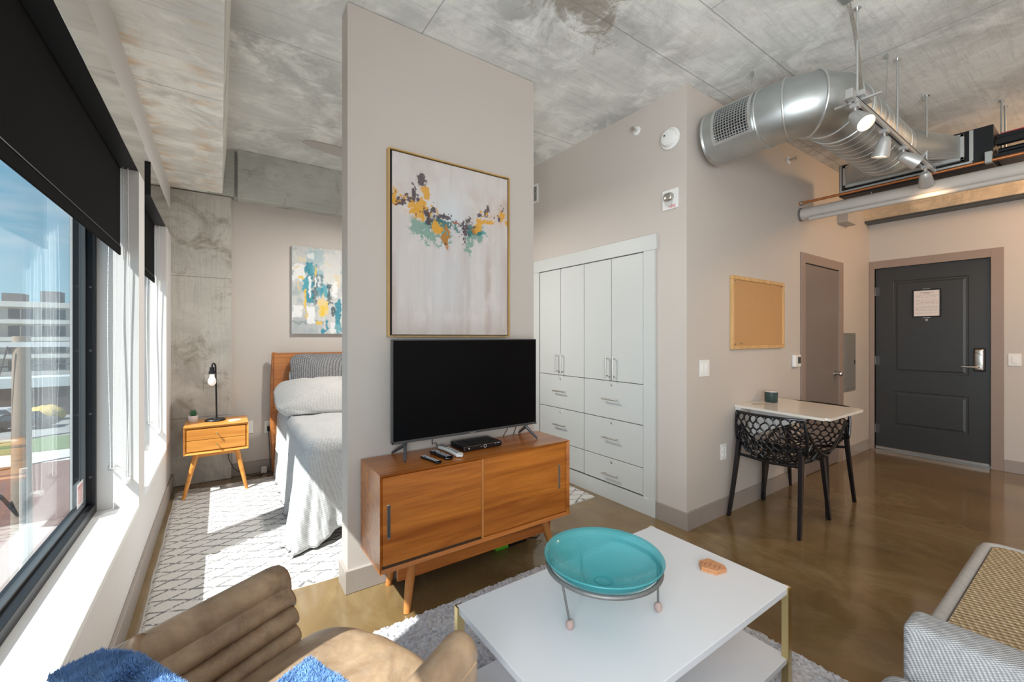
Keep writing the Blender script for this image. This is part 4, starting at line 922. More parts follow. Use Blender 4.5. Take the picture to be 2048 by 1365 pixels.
bm = B(); box(bm, 1.695, 1.709, CY0+.0185, CY0+.0205, .398, .548, .003, 2); obj('recessed_handle', bm, M['steel'], dr)
bxo('door_edge', (1.146, 1.160, CY0+.006, CY0+.034, C0+.016, C1-.016), M['oakz'], t, .003)
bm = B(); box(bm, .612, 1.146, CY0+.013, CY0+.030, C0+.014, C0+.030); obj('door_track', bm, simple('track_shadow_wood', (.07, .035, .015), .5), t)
bm = B(); box(bm, .70, 1.65, 1.972, 1.992, .150, C0); box(bm, .70, 1.65, 2.19, 2.21, .160, C0); box(bm, .735, .755, 1.98, 2.20, .16, C0); box(bm, 1.60, 1.62, 1.98, 2.20, .16, C0); obj('underframe', bm, M['oak'], t)
for (tx, ty), (bx_, by_) in (((.775, 1.985), (.735, 1.950)), ((.775, 2.20), (.738, 2.228)), ((1.60, 1.985), (1.672, 1.955)), ((1.60, 2.20), (1.672, 2.228))):
    bm = B(); d = Vector((bx_-tx, by_-ty, -.232)); tube(bm, [(tx, ty, .2315), (bx_, by_, 0)], [.027, .0165], 22); obj('leg', bm, M['oakz'], t, smooth=True)
# television
t = thing('television', 'large flat black television standing on the wooden console', 'television', (1.2, 2.15, C1))
TX0, TX1, TY, TZ0, TZ1 = .724, 1.664, 2.125, .772, 1.3155
bm = B(); box(bm, TX0, TX1, TY+.004, TY+.030, TZ0, TZ1, .002, 1); box(bm, TX0+.12, TX1-.12, TY+.03, TY+.075, TZ0+.03, TZ0+.38, .012, 2); obj('tv_body', bm, M['darkgrey'], t)
bm = B(); box(bm, TX0+.006, TX1-.006, TY+.001, TY+.006, TZ0+.014, TZ1-.006); obj('screen', bm, M['screen'], t)
bm = B(); box(bm, TX0, TX1, TY, TY+.006, TZ0, TZ0+.0135, .001, 1); box(bm, TX0, TX0+.0055, TY, TY+.006, TZ0, TZ1); obj('bezel', bm, M['darkgrey'], t)
bm = B(); box(bm, 1.175, 1.215, TY-.001, TY+.001, TZ0+.003, TZ0+.008); obj('maker_mark', bm, M['steel'], t)
for x, sx_ in ((.800, -1), (1.592, 1)):
    bm = B()
    for yy in (2.062, 2.262):
        tube(bm, [(x, TY+.018, TZ0+.004), (x, TY+.018, TZ0-.012), (x+sx_*.028, yy+(.012 if yy < 2.1 else -.012), C1+.012), (x+sx_*.030, yy, C1+.0045)], [.011, .010, .0075, .0045], 12)
    obj('stand_foot', bm, M['darkgrey'], t, smooth=True)
t = thing('tv_cable', 'black cables dropping behind the television to the console top', 'cable', (1.4, 2.22, C1))
for pts in ([(.98, 2.20, C1+.09), (.985, 2.215, C1+.03), (1.0, 2.20, C1+.04), (1.02, 2.22, C1+.006), (1.06, 2.235, C1+.003)], [(1.50, 2.20, C1+.12), (1.495, 2.21, C1+.05), (1.48, 2.235, C1+.004)], [(1.56, 2.20, C1+.12), (1.565, 2.215, C1+.05), (1.56, 2.238, C1+.004)]):
    bm = B(); tube(bm, pts, .0025, 8); obj('cable_strand', bm, M['black'], t, smooth=True)
t = thing('cable_box', 'flat black cable box in front of the television feet', 'set-top box', (1.22, 2.13, C1))
bxo('box_case', (1.098, 1.350, 2.050, 2.215, C1+.004, C1+.033), M['blackgloss'], t, .006)
bm = B()
for i in range(14): box(bm, 1.12+.015*i, 1.128+.015*i, 2.10, 2.19, C1+.0332, C1+.0336)
obj('vent_slots', bm, M['black'], t)
bm = B(); lathe(bm, [(.007, -.0006), (.0095, -.0006), (.0095, .0006), (.007, .0006), (.007, -.0006)], (1.235, 2.0498, C1+.019), 24, 'y'); box(bm, 1.128, 1.136, 2.0494, 2.0505, C1+.015, C1+.023); box(bm, 1.205, 1.215, 2.0494, 2.0505, C1+.018, C1+.020); box(bm, 1.30, 1.31, 2.0494, 2.0505, C1+.024, C1+.027); box(bm, 1.318, 1.332, 2.0494, 2.0505, C1+.024, C1+.027); obj('front_buttons', bm, M['rubber'], t)
for x in (1.115, 1.335):
    for y in (2.065, 2.2): bxo('rubber_foot', (x-.008, x+.008, y-.008, y+.008, C1+.0002, C1+.0045), M['black'], t)
def remote(x0, y0, x1, y1, w, hh, mat, keymat, label, wave=.0):
    a = math.atan2(y1-y0, x1-x0); L = math.hypot(x1-x0, y1-y0); t = thing('remote_control', label, 'remote control', (x0, y0, C1), a, 'remote controls on the console')
    bm = B(); n_ = 14
    def f(u, v):
        s = u*L; wd = w*.5*(1-.16*math.sin(math.pi*u))*(min(1, (u+.004)/.06)**.5)*(min(1, (1.004-u)/.06)**.5)
        an = v*2*math.pi; e = .45; cx_ = math.copysign(abs(math.cos(an))**e, math.cos(an)); sn_ = math.copysign(abs(math.sin(an))**e, math.sin(an))
        return Vector((s, wd*cx_, hh*.52+hh*.5*sn_*(min(1, (u+.02)/.1)**.5)*(min(1, (1.02-u)/.1)**.5)+wave*math.sin(u*math.pi)*.5))
    V = [[bm.verts.new(f(i/n_, j/20)) for j in range(20)] for i in range(n_+1)]
    for i in range(n_):
        for j in range(20): bm.faces.new((V[i][j], V[i][(j+1) % 20], V[i+1][(j+1) % 20], V[i+1][j]))
    bm.faces.new(V[0]); bm.faces.new(V[-1][::-1]); obj('remote_body', bm, mat, t, smooth=True, local=True)
    bm = B(); rr = random.Random(int(w*1e4)); z = hh*1.01+wave*.45
    lathe(bm, [(.006, 0), (.012, 0), (.012, .0015), (.006, .0015), (.006, 0)], (L*.30, 0, z), 20)
    for i in range(10):
        u = .08+.085*i
        if .24 < u < .38: continue
        for j in (-1, 0, 1): box(bm, u*L-.0035, u*L+.0035, j*w*.22-.004, j*w*.22+.004, z-.001, z+.0013, .001, 1)
    obj('buttons', bm, keymat, t, local=True); return t
remote(1.035, 2.225, 1.045, 1.975, .046, .018, M['plaster'], M['darkgrey'], 'white remote control beside the cable box', .008)
remote(.958, 2.155, .978, 1.965, .050, .017, M['blackgloss'], M['rubber'], 'thick black remote control in the middle of the three remotes')
remote(.878, 2.105, .905, 1.940, .038, .011, M['blackgloss'], M['rubber'], 'slim black remote control nearest the left console end')
# things glimpsed on the floor under the console
t = thing('green_box', 'bright green box on the floor under the media console', 'box', (1.44, 2.21, 0)); bxo('box_side', (1.40, 1.49, 2.19, 2.25, 0, .05), M['green'], t, .003)
bxo('box_lid', (1.398, 1.492, 2.188, 2.252, .05, .06), M['green'], t, .002)
t = thing('power_strip', 'black power strip with a green tag under the console', 'power strip', (1.6, 2.22, 0))
bxo('strip_body', (1.50, 1.635, 2.19, 2.235, 0, .032), M['black'], t, .006)
bm = B(); prism(bm, [(1.555, .034), (1.60, .055), (1.60, .085), (1.575, .06), (1.553, .075)], 2.196, 2.2, 'y'); obj('cable_tag', bm, M['green'], t)
bm = B(); tube(bm, [(1.63, 2.20, .02), (1.70, 2.17, .012), (1.76, 2.19, .03), (1.70, 2.20, .075), (1.64, 2.20, .05)], .004, 8); obj('cord', bm, M['black'], t)

# ================================================================ RUGS
t = thing('patterned_rug', 'cream rug with charcoal diamond lines under the bed and nightstand', 'rug', (1.1, 3.5, 0))
bm = B()
def rf(u, v):
    x = -.305+u*2.855; y = 2.47+v*2.09; e = .0022*math.sin(v*17)+.0012*math.sin(v*41)
    ez = min(1, min(u, 1-u)/.004)*min(1, min(v, 1-v)/.005)
    if u < .5: x += (1-u*2)*(e+.03*(v-.5)*-.4)
    return Vector((x, y+.004*math.sin(u*40), .002+.010*ez+.002*mnoise.noise(Vector((x*14, y*14, 0)))))
grid(bm, rf, 220, 170); obj('rug_pile', bm, M['morocco'], t, smooth=True)
bm = B(); pts = [rf(0, i/80)+Vector((-.003, 0, -.004)) for i in range(81)]; tube(bm, pts, .0065, 8); pts = [rf(i/80, 0)+Vector((0, -.003, -.004)) for i in range(81)]; tube(bm, pts, .0045, 8); obj('rug_binding', bm, simple('rug_binding', (.45, .42, .38), .9, noise=.3, nscale=90), t)
t = thing('shag_rug', 'thick grey shag rug under the white coffee table and leather armchair', 'rug', (1.2, 1.0, 0), group=None)
rr = np.random.RandomState(5); nx, ny = 250, 300; SX0, SX1, SY0, SY1 = -.10, 1.965, -.55, 1.885
gx, gy = np.meshgrid(np.linspace(SX0, SX1, nx), np.linspace(SY0, SY1, ny), indexing='ij')
ed = np.minimum(np.minimum(gx-SX0, SX1-gx), np.minimum(gy-SY0, SY1-gy)); hgt = .006+.022*np.clip(ed/.012, 0, 1)*(.45+.55*rr.rand(nx, ny))+.006*fbm(gx*30, gy*30, 2)
jx = gx+(rr.rand(nx, ny)-.5)*.010; jy = gy+(rr.rand(nx, ny)-.5)*.010; edge = (ed < .001); jy = np.where(edge, gy+(rr.rand(nx, ny)-.5)*.018, jy); jx = np.where(edge, gx+(rr.rand(nx, ny)-.5)*.018, jx); hgt = np.where(edge, 0.001, hgt)
V = np.stack([jx-1.2, jy-1.0, hgt], -1).reshape(-1, 3); idx = np.arange(nx*ny).reshape(nx, ny); F = np.stack([idx[:-1, :-1], idx[1:, :-1], idx[1:, 1:], idx[:-1, 1:]], -1).reshape(-1, 4)
me = bpy.data.meshes.new('shag_pile'); me.from_pydata(V.tolist(), [], F.tolist()); me.materials.append(M['shag']); o_ = bpy.data.objects.new('shag_pile', me); COL.objects.link(o_); o_.parent = t

# ================================================================ COFFEE TABLE
t = thing('coffee_table', 'white lacquered coffee table with brass legs and a lower shelf', 'coffee table', (1.2, 1.0, .028))
bxo('table_top', (.671, 1.738, .697, 1.305, .376, .400), M['tabletop'], t, .0015)
bxo('lower_shelf', (.671, 1.738, .697, 1.305, .120, .140), M['tabletop'], t, .0015)
for x, y in ((.665, .691), (1.716, .691), (.665, 1.287), (1.716, 1.287)):
    bxo('leg', (x, x+.028, y, y+.024, .022, .3995 if True else 0), M['brass'], t, .001)
# glass bowl in its iron stand
BC = Vector((1.062, .992, .40))
t = thing('glass_bowl', 'shallow turquoise ribbed glass bowl resting in an iron stand', 'bowl', (BC.x, BC.y, .492))
prof = [(.0, 0.000), (.022, .0), (.030, .004), (.06, .010), (.10, .022), (.14, .041), (.168, .060), (.186, .078), (.196, .094)]
bm = B(); up = [(r_, z+.006) for r_, z in prof]; lathe(bm, prof+[(.199, .096)]+up[::-1], (0, 0, .006), 96); obj('bowl_shell', bm, M['bowl'], t, smooth=True, local=True, angle=180)
bm = B(); lathe(bm, [(.026, .0095), (.0275, .0115), (.029, .0095), (.026, .0095)], (0, 0, .002), 40); obj('centre_ring', bm, simple('deep_teal_glass', (.02, .24, .28), .1), t, smooth=True, local=True)
t = thing('bowl_stand', 'three-legged iron ring stand with clay ball feet on the coffee table', 'stand', (BC.x, BC.y, .40))
bm = B(); tube(bm, [(BC.x+.187*math.cos(a), BC.y+.187*math.sin(a), .562) for a in [2*math.pi*k/72 for k in range(73)]], .0075, 10, cap=False); obj('ring', bm, M['iron'], t, smooth=True)
for fx_, fy_ in ((.911, .991), (1.215, .886), (1.118, 1.148)):
    d = Vector((fx_-BC.x, fy_-BC.y, 0)).normalized(); tp = Vector((BC.x, BC.y, .557))+d*.184
    bm = B(); tube(bm, [tp, (fx_, fy_, .418)], .0038, 10); lg = obj('leg', bm, M['iron'], t, smooth=True)
    bm = B(); superq(bm, (fx_, fy_, .4165), (.0125, .0125, .0163), .9, .9, 20, 14, lambda p: p*(1+.05*mnoise.noise(p*200))); obj('clay_ball', bm, M['clay'], lg, smooth=True)
t = thing('coaster_stack', 'stack of two elongated hexagonal wooden coasters on the coffee table', 'coaster', (1.61, .925, .40))
HX = [(1.601, .975), (1.650, .962), (1.652, .897), (1.633, .877), (1.583, .890), (1.564, .942)]
for k, z in enumerate((.4002, .4092)):
    bm = B(); sh = .001*k; prism(bm, [(x+sh, y-sh) for x, y in HX], z, z+.0085, 'z'); bmesh.ops.bevel(bm, geom=bm.edges[:], offset=.0012, segments=1, affect='EDGES'); obj('coaster', bm, M['coaster'], t)
bm = B()
for i, (u, w_) in enumerate(((-.026, .018), (-.016, .022), (-.003, .024), (.010, .022), (.022, .024))):
    cx_, cy_ = 1.608+u*.55, .925-u*1.25
    for j in range(4): q = (j-1.5)*w_*.27; box(bm, cx_+q-.0018, cx_+q+.0012, cy_+q*.2-.0028, cy_+q*.2+.0026, .4177, .4181)
obj('burnt_lettering', bm, simple('burnt_ink', (.25, .10, .06), .8), t)

# ================================================================ NIGHTSTAND
t = thing('nightstand', 'honey wood nightstand with two drawers on splayed legs', 'nightstand', (-.03, 4.47, 0))
NX0, NX1, NY0, NY1, N0, N1 = -.250, .197, 4.285, 4.67, .366, .592
bm = B(); mitre_case(bm, NX0, NX1, NY0, NY1, N0, N1, .02, .018); obj('case', bm, M['nswood'], t)
zm = (N0+N1)/2
bxo('drawer_gap', (NX0+.0185, NX1-.0185, NY0+.022, NY0+.0375, N0+.0205, N1-.0205), M['black'], t)  # black backing stands in for the shade between the drawers
for a, b_ in ((N0+.0235, zm-.002), (zm+.002, N1-.0235)):
    bm = B(); box(bm, NX0+.0215, NX1-.0215, NY0+.008, NY0+.03, a, b_, .0015, 1); dr = obj('drawer', bm, M['nswood'], t)
    bm = B(); lathe(bm, [(0, -.026), (.008, -.024), (.0095, -.018), (.0045, -.012), (.004, 0), (0, 0)], (-.026, NY0+.008, (a+b_)/2), 20, 'y'); obj('knob', bm, M['brass'], dr, smooth=True)
bm = B(); box(bm, NX0+.07, NX1-.07, NY0+.05, NY0+.068, N0-.035, N0); box(bm, NX0+.07, NX1-.07, NY1-.07, NY1-.05, N0-.035, N0); box(bm, NX0+.085, NX0+.10, NY0+.06, NY1-.06, N0-.03, N0); box(bm, NX1-.10, NX1-.085, NY0+.06, NY1-.06, N0-.03, N0); obj('underframe', bm, M['nswood'], t)
for x, y, bx_, by_ in ((NX0+.085, NY0+.06, -.250, 4.305), (NX1-.085, NY0+.06, .186, 4.312), (NX0+.085, NY1-.06, -.250, 4.65), (NX1-.085, NY1-.06, .186, 4.65)):
    bm = B(); tube(bm, [(x, y, N0-.0005), (bx_, by_, .006)], [.021, .0125], 20); obj('leg', bm, M['nswood'], t, smooth=True)
t = thing('table_lamp', 'black table lamp with a clear square shade and bare bulb on the nightstand', 'lamp', (-.035, 4.52, N1))
LX, LY = -.030, 4.52
bm = B(); lathe(bm, [(0, N1), (.074, N1), (.076, N1+.008), (.070, N1+.016), (.02, N1+.019), (.012, N1+.03), (0, N1+.03)], (LX-.01, LY, 0), 44); obj('lamp_base', bm, M['black'], t, smooth=True)
bm = B(); tube(bm, [(LX, LY, N1+.02), (LX-.004, LY, N1+.30), (LX-.008, LY, 1.07), (LX-.014, LY-.006, 1.092), (LX-.026, LY-.02, 1.098), (LX-.032, LY-.03, 1.085), (LX-.032, LY-.03, 1.045)], .0065, 12); obj('lamp_pole', bm, M['black'], t, smooth=True)
bm = B(); lathe(bm, [(0, 1.066), (.018, 1.064), (.018, 1.030), (.024, 1.028), (.024, 1.010), (.016, 1.005), (0, 1.0)], (LX-.033, LY-.03, 0), 24); obj('socket', bm, M['black'], t, smooth=True)
bm = B(); lathe(bm, [(0, 1.012), (.015, 1.008), (.016, .985), (.026, .962), (.031, .942), (.027, .920), (.014, .906), (0, .903)], (LX-.033, LY-.03, 0), 32); obj('bulb', bm, M['bulb'], t, smooth=True)
bm = B(); q = .064; cx_, cy_ = LX-.030, LY-.03
for a in ((cx_-q, cx_+q, cy_-q, cy_+q, 1.010, 1.013), (cx_-q, cx_-q+.003, cy_-q, cy_+q, .865, 1.010), (cx_+q-.003, cx_+q, cy_-q, cy_+q, .865, 1.010), (cx_-q, cx_+q, cy_-q, cy_-q+.003, .865, 1.010), (cx_-q, cx_+q, cy_+q-.003, cy_+q, .865, 1.010)): box(bm, *a)
obj('clear_shade', bm, M['clear'], t)
t = thing('succulent', 'small green succulent in a white pot on the nightstand corner', 'potted plant', (-.195, 4.54, N1))
bm = B(); lathe(bm, [(0, N1), (.026, N1), (.030, N1+.004), (.037, N1+.058), (.033, N1+.058), (.030, N1+.050), (0, N1+.050)], (-.195, 4.54, 0), 32); obj('pot', bm, M['pot'], t, smooth=True)
bm = B(); lathe(bm, [(0, N1+.051), (.031, N1+.050), (.0, N1+.053)], (-.195, 4.54, 0), 16); obj('soil', bm, simple('soil', (.05, .035, .02), .9), t)
bm = B(); rr2 = random.Random(4)
for k in range(20):
    a = k*2.4; el = .55+.9*(k/20); L = .034+.024*(k/20)*.9; d = Vector((math.cos(a)*math.cos(el), math.sin(a)*math.cos(el), math.sin(el))); c0 = Vector((-.195, 4.54, N1+.050))
    tube(bm, [c0, c0+d*L*.45+Vector((0, 0, .002)), c0+d*L*.8+Vector((0, 0, .006)), c0+d*L+Vector((0, 0, .011))], [.004, .0055, .003, .0004], 7)
obj('leaves', bm, M['leaf'], t, smooth=True)
t = thing('coaster', 'round pale coaster on the nightstand right of the lamp', 'coaster', (.10, 4.44, N1))
bm = B(); lathe(bm, [(0, N1), (.048, N1), (.048, N1+.005), (0, N1+.005)], (.10, 4.44, 0), 32); obj('coaster_disc', bm, simple('pale_cork', (.70, .55, .38), .8), t)
t = thing('lamp_cord', 'black lamp cord with an inline switch hanging behind the nightstand', 'cord', (.1, 4.68, .3))
bm = B(); tube(bm, [(.02, 4.69, .58), (.04, 4.69, .42), (.05, 4.685, .30), (.06, 4.68, .20), (.10, 4.69, .10), (.16, 4.70, .045), (.24, 4.69, .005), (.33, 4.70, .006), (.30, 4.66, .006), (.37, 4.68, .010), (.40, 4.72, .05), (.395, 4.76, .20), (.39, 4.775, .34), (.389, 4.782, .40)], .003, 8); obj('cord_run', bm, M['black'], t, smooth=True)
bm = B(); box(bm, .036, .058, 4.675, 4.70, .29, .36, .006, 2); obj('inline_switch', bm, M['black'], t); bxo('plug', (.375, .403, 4.772, 4.7905, .395, .445), M['black'], t, .005)
t = thing('charger_block', 'small white power adapter on the floor by the bed', 'power adapter', (.345, 4.70, 0)); bxo('adapter_body', (.322, .372, 4.735, 4.775, .0, .062), M['paper'], t, .006)
bm = B(); tube(bm, [(.345, 4.735, .006), (.31, 4.70, .004), (.27, 4.715, .004)], .002, 6); obj('adapter_lead', bm, M['black'], t)

# ================================================================ BED
t = thing('bed', 'wooden bed frame with a round-posted headboard behind the partition', 'bed', (1.2, 3.8, 0))
bm = B(); grid(bm, lambda u, v: Vector((.425+1.56*u, 4.700-.020*math.sin(math.pi*v)+(.03 if False else 0), .30+.868*v)), 12, 12); g2 = obj('headboard', bm, M['bedwood'], t)
sm = g2.modifiers.new('s', 'SOLIDIFY'); sm.thickness = .03
for x in (.428, 1.985):
    bm = B(); tube(bm, [(x, 4.715, .012), (x-.006, 4.705, .45), (x-.004, 4.70, .85), (x, 4.695, 1.165), (x, 4.695, 1.178)], [.018, .030, .030, .022, .012], 20); obj('headboard_post', bm, M['bedwood'], t, smooth=True)
bm = B(); box(bm, .50, .53, 3.05, 4.69, .20, .32, .004, 1); box(bm, 1.90, 1.93, 3.05, 4.69, .20, .32, .004, 1); box(bm, .50, 1.93, 3.03, 3.06, .20, .32, .004, 1); obj('side_rail', bm, M['bedwood'], t)
for x, y in ((.54, 3.10), (1.89, 3.10)): bm = B(); tube(bm, [(x, y, .22), (x, y, .014)], [.028, .018], 16); obj('leg', bm, M['bedwood'], t, smooth=True)
t = thing('mattress', 'white mattress under the grey bed cover', 'mattress', (1.2, 3.8, .3)); bm = B(); box(bm, .50, 1.93, 3.06, 4.66, .31, .60, .05, 3); obj('mattress_block', bm, M['sheet'], t, smooth=True)
# bed cover: one draped sheet, crown plus skirt
ZT = .655; BX0, BX1, BY0, BY1 = .445, 1.985, 2.955, 4.60
per = []
def arc(cx_, cy_, r_, a0, a1, n_): return [((cx_+r_*math.cos(R(a0+(a1-a0)*i/n_)), cy_+r_*math.sin(R(a0+(a1-a0)*i/n_))), (math.cos(R(a0+(a1-a0)*i/n_)), math.sin(R(a0+(a1-a0)*i/n_)))) for i in range(n_+1)]
for i in range(70): y = BY1-(BY1-BY0-.10)*i/70; per.append(((BX0, y), (-1, 0)))
per += arc(BX0+.10, BY0+.10, .10, 180, 270, 26)
for i in range(1, 60): per.append(((BX0+.10+(BX1-BX0-.20)*i/60, BY0), (0, -1)))
per += arc(BX1-.10, BY0+.10, .10, 270, 360, 14)
for i in range(1, 40): per.append(((BX1, BY0+.10+(BY1-BY0-.10)*i/40), (1, 0)))
ns = len(per); rows = 46
bm = B(); V = []
for i, (p, n_) in enumerate(per):
    s = i/ns; col_ = []; cen = Vector((min(max(p[0], 1.1), 1.3), max(p[1], 3.9), 0)); P = Vector((p[0], p[1], 0)); nn = Vector((n_[0], n_[1], 0))
    corner = math.exp(-((i-82)/9.0)**2); foot = 1 if 84 < i < 160 else 0
    left = 1 if i < 78 else 0
    for j in range(rows):
        v = j/(rows-1)
        if v <= .45:
            w_ = v/.45; q = cen.lerp(P-nn*.035, w_); x, y = q.x, q.y
            z = ZT+.016*mnoise.noise(Vector((x*5, y*5, 0)))+.005*mnoise.noise(Vector((x*18, y*14, 1)))-.002*w_
            col_.append(Vector((x, y, z)))
        else:
            w_ = (v-.45)/.55; e_ = min(1, w_/.10)
            hem = .022+(.10 if False else 0)
            if foot: hem = .03+.10*min(1, max(0, (i-92)/14))
            z = ZT-.004-(ZT-.004-hem)*(w_**.9); off = -.035+.035*math.sin(e_*math.pi/2)
            fold = w_**1.3*(.020*math.sin(i*.55)+.012*math.sin(i*1.23+2)+.010*mnoise.noise(Vector((i*.3, w_*4, 3))))
            if left: off += .055*w_**1.2*(.35+.65*min(1, max(0, i-8)/50.0)); off += fold*.9
            if foot: off += .09*w_+fold*1.1
            if i >= 160: off += fold
            off += corner*.165*w_**1.5
            off += .004*mnoise.noise(Vector((i*.5, w_*16, 8)))
            if z < .03 and corner > .3: off += .02*math.sin(i*2.1)
            col_.append(P+nn*off+Vector((0, 0, max(z, .018)-0)))
    V.append([bm.verts.new(c) for c in col_])
for i in range(ns-1):
    for j in range(rows-1): bm.faces.new((V[i][j], V[i+1][j], V[i+1][j+1], V[i][j+1]))
o_ = obj('bed_cover', bm, M['duvet'], None, smooth=True, angle=180, label='grey textured bed cover draping over the bed to the rug', cat='bedspread')
md = o_.modifiers.new('s', 'SOLIDIFY'); md.thickness = .006; md.offset = -1
def pillow(name, c, r, mat, label, rx=0, rz=0, ry=0, n1=.62):
    bm = B()
    def fn(p):
        k = 1-.55*(abs(p.x)/r[0])**3*(abs(p.y)/r[1])**3
        q = Vector((p.x*(1-.10*(1-abs(p.y)/r[1])**2*0), p.y, p.z*(1-.80*max(abs(p.x)/r[0], abs(p.y)/r[1])**3.2)))
        q += Vector((.012*mnoise.noise(Vector((p.y*11, p.z*14, 3))), .022*mnoise.noise(Vector((p.x*7, p.z*9, 1))), .016*mnoise.noise(Vector((p.x*12, p.y*6, p.z*5)))+.020*mnoise.noise(Vector((p.x*5, p.y*5, 9))))); return q
    superq(bm, (0, 0, 0), r, n1, .34, 72, 26, fn)
    m = Matrix.Translation(c) @ Matrix.Rotation(R(rz), 4, 'Z') @ Matrix.Rotation(R(rx), 4, 'X') @ Matrix.Rotation(R(ry), 4, 'Y')
    bmesh.ops.transform(bm, matrix=m, verts=bm.verts); return obj(name, bm, mat, None, smooth=True, angle=180, label=label, cat='pillow', group='pillows on the bed')
pillow('pillow', (.875, 4.22, .775), (.485, .285, .150), M['pillowg'], 'large rumpled grey pillow at the front of the pillow pile', rx=20)
pillow('pillow', (.94, 4.47, .865), (.40, .22, .085), M['sheet'], 'white pillow between the grey pillow and the charcoal pillow', rx=48)
pillow('pillow', (.93, 4.52, .985), (.38, .20, .075), M['pillowd'], 'charcoal waffle pillow leaning on the wooden headboard', rx=58)

# ================================================================ DINING CORNER
t = thing('wall_table', 'pale stone drop-leaf table fixed to the wall over two black chairs', 'table', (3.59, 1.40, .80))
bm = B(); vs = box(bm, 3.262, 3.935, 1.075, 1.688, .786, .804)
bmesh.ops.bevel(bm, geom=[e for e in bm.edges if abs(e.verts[0].co.z-e.verts[1].co.z) > .01 and min(e.verts[0].co.y, e.verts[1].co.y) < 1.1], offset=.03, segments=5, affect='EDGES')
bmesh.ops.rotate(bm, cent=(3.6, 1.688, .80), matrix=Matrix.Rotation(R(1.3), 3, 'X'), verts=bm.verts); obj('table_top', bm, M['quartz'], t)
bxo('wall_rail', (3.275, 3.93, 1.650, 1.6905, .745, .787), M['plaster'], t, .003)
bm = B(); prism(bm, [(1.65, .785), (1.20, .776), (1.64, .56), (1.69, .52), (1.69, .785)], 3.50, 3.516, 'x'); prism(bm, [(1.65, .785), (1.20, .776), (1.64, .56), (1.69, .52), (1.69, .785)], 3.72, 3.736, 'x'); obj('bracket', bm, M['plaster'], t)
t = thing('candle_cup', 'dark green ribbed candle cup with a pale rim on the wall table', 'candle', (3.66, 1.60, .803))
bm = B(); lathe(bm, [(0, .8035), (.043, .8035), (.046, .807), (.047, .884), (0, .884)], (3.66, 1.60, 0), 40); obj('cup', bm, simple('dark_green_glaze', (.025, .05, .05), .4), t, smooth=True)
bm = B(); lathe(bm, [(0, .884), (.048, .884), (.048, .893), (0, .893)], (3.66, 1.60, 0), 40); obj('lid', bm, simple('pale_lid', (.55, .50, .46), .4), t)
t = thing('key_ring', 'small set of keys and a paper tag on the wall table', 'keys', (3.44, 1.60, .803))
bm = B(); prism(bm, [(3.39, 1.62), (3.47, 1.57), (3.53, 1.59), (3.46, 1.645)], .8035, .8048, 'z'); obj('paper_tag', bm, simple('tag_card', (.55, .47, .36), .7), t)
bm = B(); tube(bm, [(3.43+.013*math.cos(a*.7), 1.635+.013*math.sin(a*.7), .808+.001*a) for a in range(10)], .0012, 6); box(bm, 3.44, 3.50, 1.605, 1.613, .805, .807); obj('metal_key', bm, M['steel'], t)

def net_pattern(seed):
    """jittered brick lattice of arched cells in (s,t) in [-1,1]x[0,1]"""
    rr = random.Random(seed); rows = 15; E = []; P = {}
    tt = [0]
    for r_ in range(rows): tt.append(tt[-1]+(1.35-.65*(r_/rows)))
    tt = [q/tt[-1] for q in tt]
    cols = lambda r_: 9
    for r_ in range(rows+1):
        for c in range(10):
            off = .5 if r_ % 2 else 0
            s = -1+2*(c+off)/9.0; s = max(-1, min(1, s)); edge_ = abs(s) > .98 or r_ in (0, rows)
            P[(r_, c)] = (s+(0 if edge_ else rr.uniform(-.045, .045)), tt[r_]+(0 if edge_ else rr.uniform(-.010, .010)))
    for r_ in range(rows):
        for c in range(10):
            a = P[(r_, c)]; nxt = [(r_+1, c), (r_+1, c-1 if r_ % 2 == 0 else c+1)]
            for q in nxt:
                if q in P and abs(P[q][0]-a[0]) < .24: E.append((a, P[q], .055*(1 if P[q][0] > a[0] else -1)))
    for c in range(1, 9):
        if c % 2: continue
    return E
def shell(s, t_):
    """chair shell surface, faces +x; s across, t from top of back down and forward to the seat front"""
    if t_ < .60:
        k = t_/.60; x = .004+.055*k**2; z = .770-.320*k
    else:
        k = (t_-.60)/.40; a = k; x = .059+.40*a; z = .45-.028*math.sin(a*math.pi)-.0*a
        if k < .22: z += .03*(1-k/.22)**2
    half = .222+.012*math.sin(math.pi*min(1, t_/.6))
    y = half*s
    x += (.045*abs(s)**2.2) * (1 if t_ < .6 else max(0, 1-(t_-.6)*3))*1.3
    if t_ >= .45:
        up = (.19 if t_ < .62 else .19*(1-(t_-.62)/.38)+.02) * min(1, (t_-.45)/.17); z += up*abs(s)**7
    return Vector((x, y, z))
